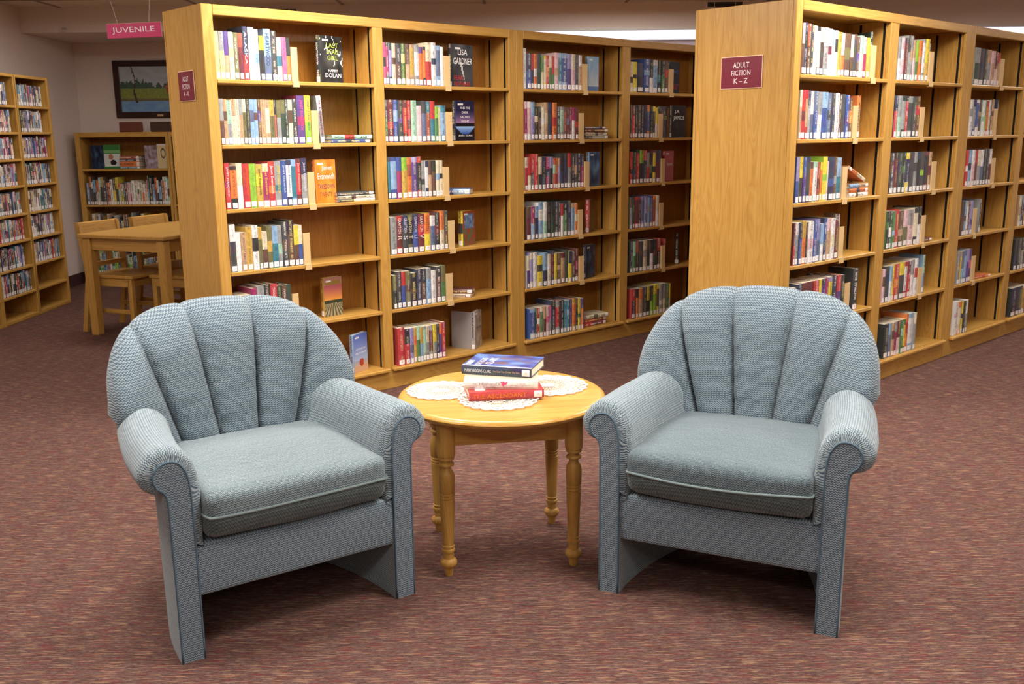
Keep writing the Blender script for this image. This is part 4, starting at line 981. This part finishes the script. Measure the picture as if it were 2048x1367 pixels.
display('K', 3, 1, 2.350, .040, .110, .205, .018, 35, art_dark, 'gy', 'grey-green book behind the bookend, third K-Z bay top shelf', [], tagpos=None)

# single upright books beyond a bookend
def upright(unit, u, row, t, h, c1, c2, label, lean=0.0, y=.02, d=.15):
    P0 = A0 if unit == 'A' else K0
    parts = book_parts(t, d, h, c1, c2, rnd)
    X, Z = U, UP
    if lean: Rm = Matrix.Rotation(rad(lean), 3, BK); X = Rm @ U; Z = Rm @ UP
    return make_book(basis(X, BK, Z, P0+U*u+BK*y+UP*(SZ[row]+.0006+max(0, -X.z*0))), parts, label, 'single books beyond the bookends')
o = upright('A', .552, 2, .026, .238, 'wh', 'gy', 'white book leaning left reading LAST ALIBI, leftmost A-K bay', -4.0)
spine_text(o, 'THE LAST ALIBI', .026, .238, .13, .17, .012, (150, 60, 70))
upright('K', .585, 2, .036, .215, 'or', 'tn', 'orange book just right of the bookend, first K-Z bay second shelf', 0)
upright('K', .660, 5, .056, .228, 'gk', 'bk', 'thick black book standing alone on fifth shelf, first K-Z bay', 0)
upright('K', 1.480, 5, .030, .226, 'lt', 'lb', 'pale teal book just right of the bookend, second K-Z bay', 0)
upright('K', 2.225, 4, .018, .215, 'gk', 'gy', 'thin black book standing alone on fourth shelf, third K-Z bay', 0)
upright('K', 2.340, 2, .020, .220, 'nv', 'gk', 'dark navy book right of the bookend, third K-Z bay', 0)
upright('A', 3.345, 5, .022, .205, 'ru', 'rd', 'orange-red book right of the bookend on fifth shelf, fourth A-K bay', 0)

# ---- books lying flat, spine to the front
def flat(P, ang, z, L, d, t, c1, c2, label, group='books lying flat', name='book', tcol=None, ts=1.0, bands=None, sticker=True):
    """P = front-left corner of the spine, ang = direction of the spine"""
    e = Vector((math.cos(ang), math.sin(ang), 0)); b = Vector((-math.sin(ang), math.cos(ang), 0))
    parts = book_parts(t, d, L, c1, c2, rnd, tcol=tcol, ts=ts, bands=bands, sticker=sticker)
    o = make_book(basis(UP, b, -e, Vector((P[0], P[1], z))+e*L), parts, label, group)
    return o
def shelf_flat(unit, row, u, y, dz, L, d, t, c1, c2, rot, label, **k):
    P0 = A0 if unit == 'A' else K0
    return flat(P0+U*u+BK*y, AL+rad(rot), SZ[row]+.0005+dz, L, d, t, c1, c2, label, **k)
shelf_flat('A', 2, .610, .012, 0, .240, .15, .019, 'bl', 'nv', 0, 'blue book lying flat under a mint one, leftmost A-K bay')
shelf_flat('A', 2, .612, .010, .0195, .250, .16, .022, 'lt', 'rd', 0, 'mint and red book lying on the blue one, leftmost A-K bay')
shelf_flat('A', 3, .632, .010, 0, .232, .15, .015, 'gk', 'wh', 0, 'lowest of three thin flat books, third shelf, leftmost A-K bay')
shelf_flat('A', 3, .632, .010, .0155, .232, .15, .016, 'cr', 'br', 0, 'middle of three thin flat books, third shelf, leftmost A-K bay')
shelf_flat('A', 3, .630, .010, .032, .230, .15, .018, 'bk', 'gk', 0, 'topmost of three thin flat books, third shelf, leftmost A-K bay')
shelf_flat('A', 3, 1.408, .132, 0, .178, .112, .032, 'bl', 'lb', -50, 'blue book lying flat at an angle, third shelf, second A-K bay')
shelf_flat('A', 5, 1.402, .138, 0, .182, .112, .022, 'cr', 'tn', -50, 'cream book lying flat under a red one, second A-K bay')
shelf_flat('A', 5, 1.420, .132, .0225, .172, .108, .024, 'rd', 'dr', -48, 'red book lying on a cream one, fifth shelf, second A-K bay')
for i, (c1, c2, t_) in enumerate((('gk', 'gy', .02), ('cr', 'br', .022), ('dr', 'bk', .020), ('br', 'gk', .016))):
    shelf_flat('A', 2, 2.535-.004*i, .03, [0, .0205, .043, .0635][i], .21, .13, t_, c1, c2, [0, 2, -2, 3][i], '%s of four stacked flat books, second shelf, third A-K bay' % ['lowest', 'second lowest', 'second highest', 'topmost'][i])
for i, (c1, c2) in enumerate((('rd', 'dr'), ('rd', 'ru'), ('cr', 'ol'))):
    shelf_flat('A', 6, 2.520+.006*i, .02, .0255*i, .215, .14, .025, c1, c2, [0, 1, -3][i], '%s of three stacked flat books, bottom shelf, third A-K bay' % ['lowest', 'middle', 'topmost'][i])
shelf_flat('A', 6, 3.420, .03, 0, .15, .12, .03, 'gy', 'dr', 0, 'grey and maroon book lying flat above the right armchair, fourth A-K bay')
for i, (c1, c2) in enumerate((('wh', 'ol'), ('or', 'gk'), ('lb', 'tn'))):
    shelf_flat('K', 3, .560, .02, .0235*i, .195, .13, .023, c1, c2, 0, '%s of three stacked flat books, third shelf, first K-Z bay' % ['lowest', 'middle', 'topmost'][i])
P0 = K0
parts = book_parts(.020, .13, .19, 'cr', 'or', rnd)
Rm = Matrix.Rotation(rad(112), 3, BK)
make_book(basis(Rm @ U, BK, Rm @ UP, P0+U*.562+BK*.03+UP*(SZ[3]+.166)), parts, 'cream and orange book sloping over the flat stack, first K-Z bay', 'books lying flat')
shelf_flat('K', 4, 1.455, .02, 0, .11, .12, .022, 'dr', 'bk', 0, 'small dark red book lying flat, fourth shelf, second K-Z bay')
shelf_flat('K', 5, 2.225, .03, 0, .23, .15, .018, 'rd', 'or', -6, 'red book lying flat on fifth shelf, third K-Z bay')

# ---- the stack on the end table
o = flat((-.140, 3.005), rad(8.5), TT+.0085, .245, .165, .028, 'rd', 'ru', 'red book reading THE ASCENDANT, lowest of the end table stack', 'books stacked on the end table', bands=[(0, 1, 'rd')], ts=0)
spine_text(o, 'THE ASCENDANT', .028, .245, .145, .175, .014, (236, 130, 40))
q = MB(); cbox(q, .028, .0284, .02, .055, .19, .222); q.obj('library_tag', M['lib_tag'], o)
o = flat((-.158, 3.045), rad(-1), TT+.0370, .242, .162, .032, 'wh', 'cr', "white book reading The Husband's Secret, middle of the end table stack", 'books stacked on the end table', bands=[(0, 1, (.90, .85, .81))], ts=0, sticker=False)
lettering("Husband's", o, (.0200, -.0052, .158), (0, 0, -1), (1, 0, 0), .066, .0095, (150, 130, 128))
lettering('Secret', o, (.0085, -.0050, .158), (0, 0, -1), (1, 0, 0), .040, .0085, (150, 130, 128))
lettering('the', o, (.0200, -.0052, .208), (0, 0, -1), (1, 0, 0), .014, .005, (150, 130, 128))
lettering('Liane', o, (.0195, -.0052, .055), (0, 0, -1), (1, 0, 0), .026, .006, (190, 160, 160))
lettering('Moriarty', o, (.0105, -.0050, .055), (0, 0, -1), (1, 0, 0), .040, .0065, (190, 160, 160))
fl = MB()
for k in range(9):
    a = k*.7; r = .0065*(.3+.7*(k % 3)/2)
    lathe(fl, [(.001, 0), (.0032, .0003), (.001, .0006)], 7, r*math.cos(a)*1.5, r*math.sin(a))
fl.xf(Matrix.Translation((.0205, -.0050, .112)) @ Matrix.Rotation(math.pi/2, 4, 'X') @ Matrix.Rotation(math.pi/2, 4, 'Z')); fl.obj('printed_flower', tmat((222, 84, 128)), o)
sm = MB(); cbox(sm, .003, .017, -.0053, -.0050, .1112, .1124); sm.obj('printed_stem', tmat((190, 130, 60)), o)
o = flat((-.168, 3.125), rad(-16), TT+.0695, .240, .175, .030, 'nv', 'bl', 'dark blue book by MARY HIGGINS CLARK on top of the end table stack', 'books stacked on the end table', bands=[(0, 1, 'nv')], ts=0)
spine_text(o, 'MARY HIGGINS CLARK', .030, .240, .182, .092, .0105, (238, 236, 240))
spine_text(o, "I've Got You Under My Skin", .030, .240, .085, .090, .0095, (206, 176, 140))
def art_skin(u, v):
    c = mixc((58, 66, 130), (110, 140, 205), .5+1.0*nz(u, v, 4, 91))
    c = mixc(c, (120, 92, 96), 1.5*max(0, nz(u, v, 5, 95)))
    if u < .06: c = (205, 208, 238)  # pale highlight along the spine edge, painted into the cover colour
    return c
g = art_grid(shade(art_skin), 26, 36, .1745, .2395); g.xf(Matrix.Translation((.0306, .0002, .0002))); g.obj('cover_art', M['art'], o, colors=True)
lettering('MARY HIGGINS', o, (.0312, .060, .190), (0, 1, 0), (0, 0, 1), .100, .022, (225, 228, 240))
lettering('CLARK', o, (.0312, .075, .158), (0, 1, 0), (0, 0, 1), .090, .026, (225, 228, 240))
tg = MB(); cbox(tg, .0307, .0312, .02, .07, .215, .232); tg.obj('library_tag', M['lib_tag'], o)

# ---- the smaller, farther books (one object)
keys = list(PAL)
dim = random.Random(77)
far = 'wh wh cr gy lb nv nv bk gk dr mg te sl la lp cr br tn rd bl dg pu'.split()
fill = {2: [.80, .75, .80, .82, .80, .80, .86, 0, 0], 1: [.80, .80, .80, .78, .86, .84, .80, .88, 0], 0: [.8, .8, .8, .8, .8, .8, .8, .6, 0]}
for bi, (l, r) in enumerate(LB):
    for zi, z in enumerate(LZ):
        e = l+(r-l)*fill[bi][zi]; x = l+.006
        while x < e and fill[bi][zi] > 0:
            t = dim.uniform(.016, .034); h = dim.uniform(.150, .172); c1, c2 = dim.choice(far), dim.choice(far)
            o = Vector((-3.83, 8.275, 0))
            rest_book(basis(Vector((0, 1, 0)), Vector((-1, 0, 0)), UP, o+Vector((-.012-dim.uniform(0, .01), x, z+.0003))), book_parts(t-.0005, .13, h, c1, c2, dim))
            x += t
def low_row(x0, x1, z, cols, hs=(.20, .30)):
    x = x0; i = 0
    while x < x1:
        t = dim.uniform(.012, .030); c = cols[i % len(cols)].split('+'); i += 1
        h = dim.uniform(*hs)
        rest_book(basis(Vector((1, 0, 0)), Vector((0, 1, 0)), UP, Vector((x, 9.365+dim.uniform(0, .012), z+.0003))), book_parts(t-.0005, .17, h, c[0], c[1] if len(c) > 1 else None, dim))
        x += t
low_row(-4.06, -3.28, .767, 'sl+lb or+br wh+gk lb+gk br+ol or+wh wh+lt lt+gk go+br gk+br br+ru ru+or wh gk+ye ye+gk rd+lt cr+ye gk+te dr+gk lp+cr cr+rd wh cr wh+gr cr wh+or cr+lp rd+wh te+bk nv+bk'.split(), (.19, .27))
low_row(-3.19, -2.5, .767, 'dr+rd rd+wh bk te'.split()); low_row(-3.19, -2.7, 1.105, 'te+lb lb+gk wh'.split())
low_row(-4.05, -3.3, .43, 'gk+nv cr+go tn+ol br+gk wh+gy gy+wh go+br gk'.split(), (.16, .26))
low_row(-4.05, -3.3, .10, 'dr+wh lt+gr cr+lm dg+gr lb+sl wh+gy rd+gk'.split(), (.16, .26))
def art_boy(u, v):
    if v > .62: return (58, 120, 62) if (v > .78 or v < .66) else (120, 170, 110)
    if v < .10: return (58, 120, 62)
    if (u-.42)**2+(v-.50)**2*1.6 < .022: return (176, 120, 92)
    if (u-.55)**2*.8+(v-.26)**2*2.2 < .028: return (36, 34, 38)
    return (206, 210, 206)
def art_lions(u, v): return mixc((120, 92, 84), (176, 168, 190), .5+1.1*nz(u, v, 5, 111))
def art_tree(u, v): return mixc((206, 186, 140), (96, 84, 60), 1 if .02 < (u-.5)**2+(v-.62)**2 < .05 else 0) if v < .93 else (214, 206, 200)
for x, w, h, c1, fn, lab in ((-4.02, .115, .22, 'nv', art_navy, 'dark blue book face out at left on the low corner bookcase'), (-3.895, .150, .225, 'gr', art_boy, 'green and white book face out on the low corner bookcase'),
                            (-3.505, .118, .215, 'gy', art_lions, 'greyish picture book face out on the low corner bookcase'), (-3.383, .108, .228, 'cr', art_tree, 'cream book with round drawing face out on the low corner bookcase')):
    th = rad(5); X = Vector((math.sin(th), -math.cos(th), 0)); Y = Vector((math.cos(th), math.sin(th), 0))
    o = make_book(basis(X, Y, UP, Vector((x, 9.46, 1.1053))), book_parts(.02, w, h, c1, None, dim, sticker=False), lab, 'books displayed face out')
    g = art_grid(shade(fn), 24, 32, w-.0004, h-.0004); g.xf(Matrix.Translation((.0206, .0002, .0002))); g.obj('cover_art', M['art'], o, colors=True)
for k, (c1, t_) in enumerate((('te', .018), ('or', .05), ('gk', .02), ('ru', .03))):
    rest_book(basis(UP, Vector((0, 1, 0)), Vector((-1, 0, 0)), Vector((-3.54, 9.40, 1.1053+[0, .0185, .069, .0895][k]))), book_parts(t_, .14, .19, c1, None, dim))
ro = REST.obj('distant_books', M['cover'], None, colors=True)
tag(ro, 'rows of smaller books on the far, right-hand and wall shelves', 'books', kind='stuff')
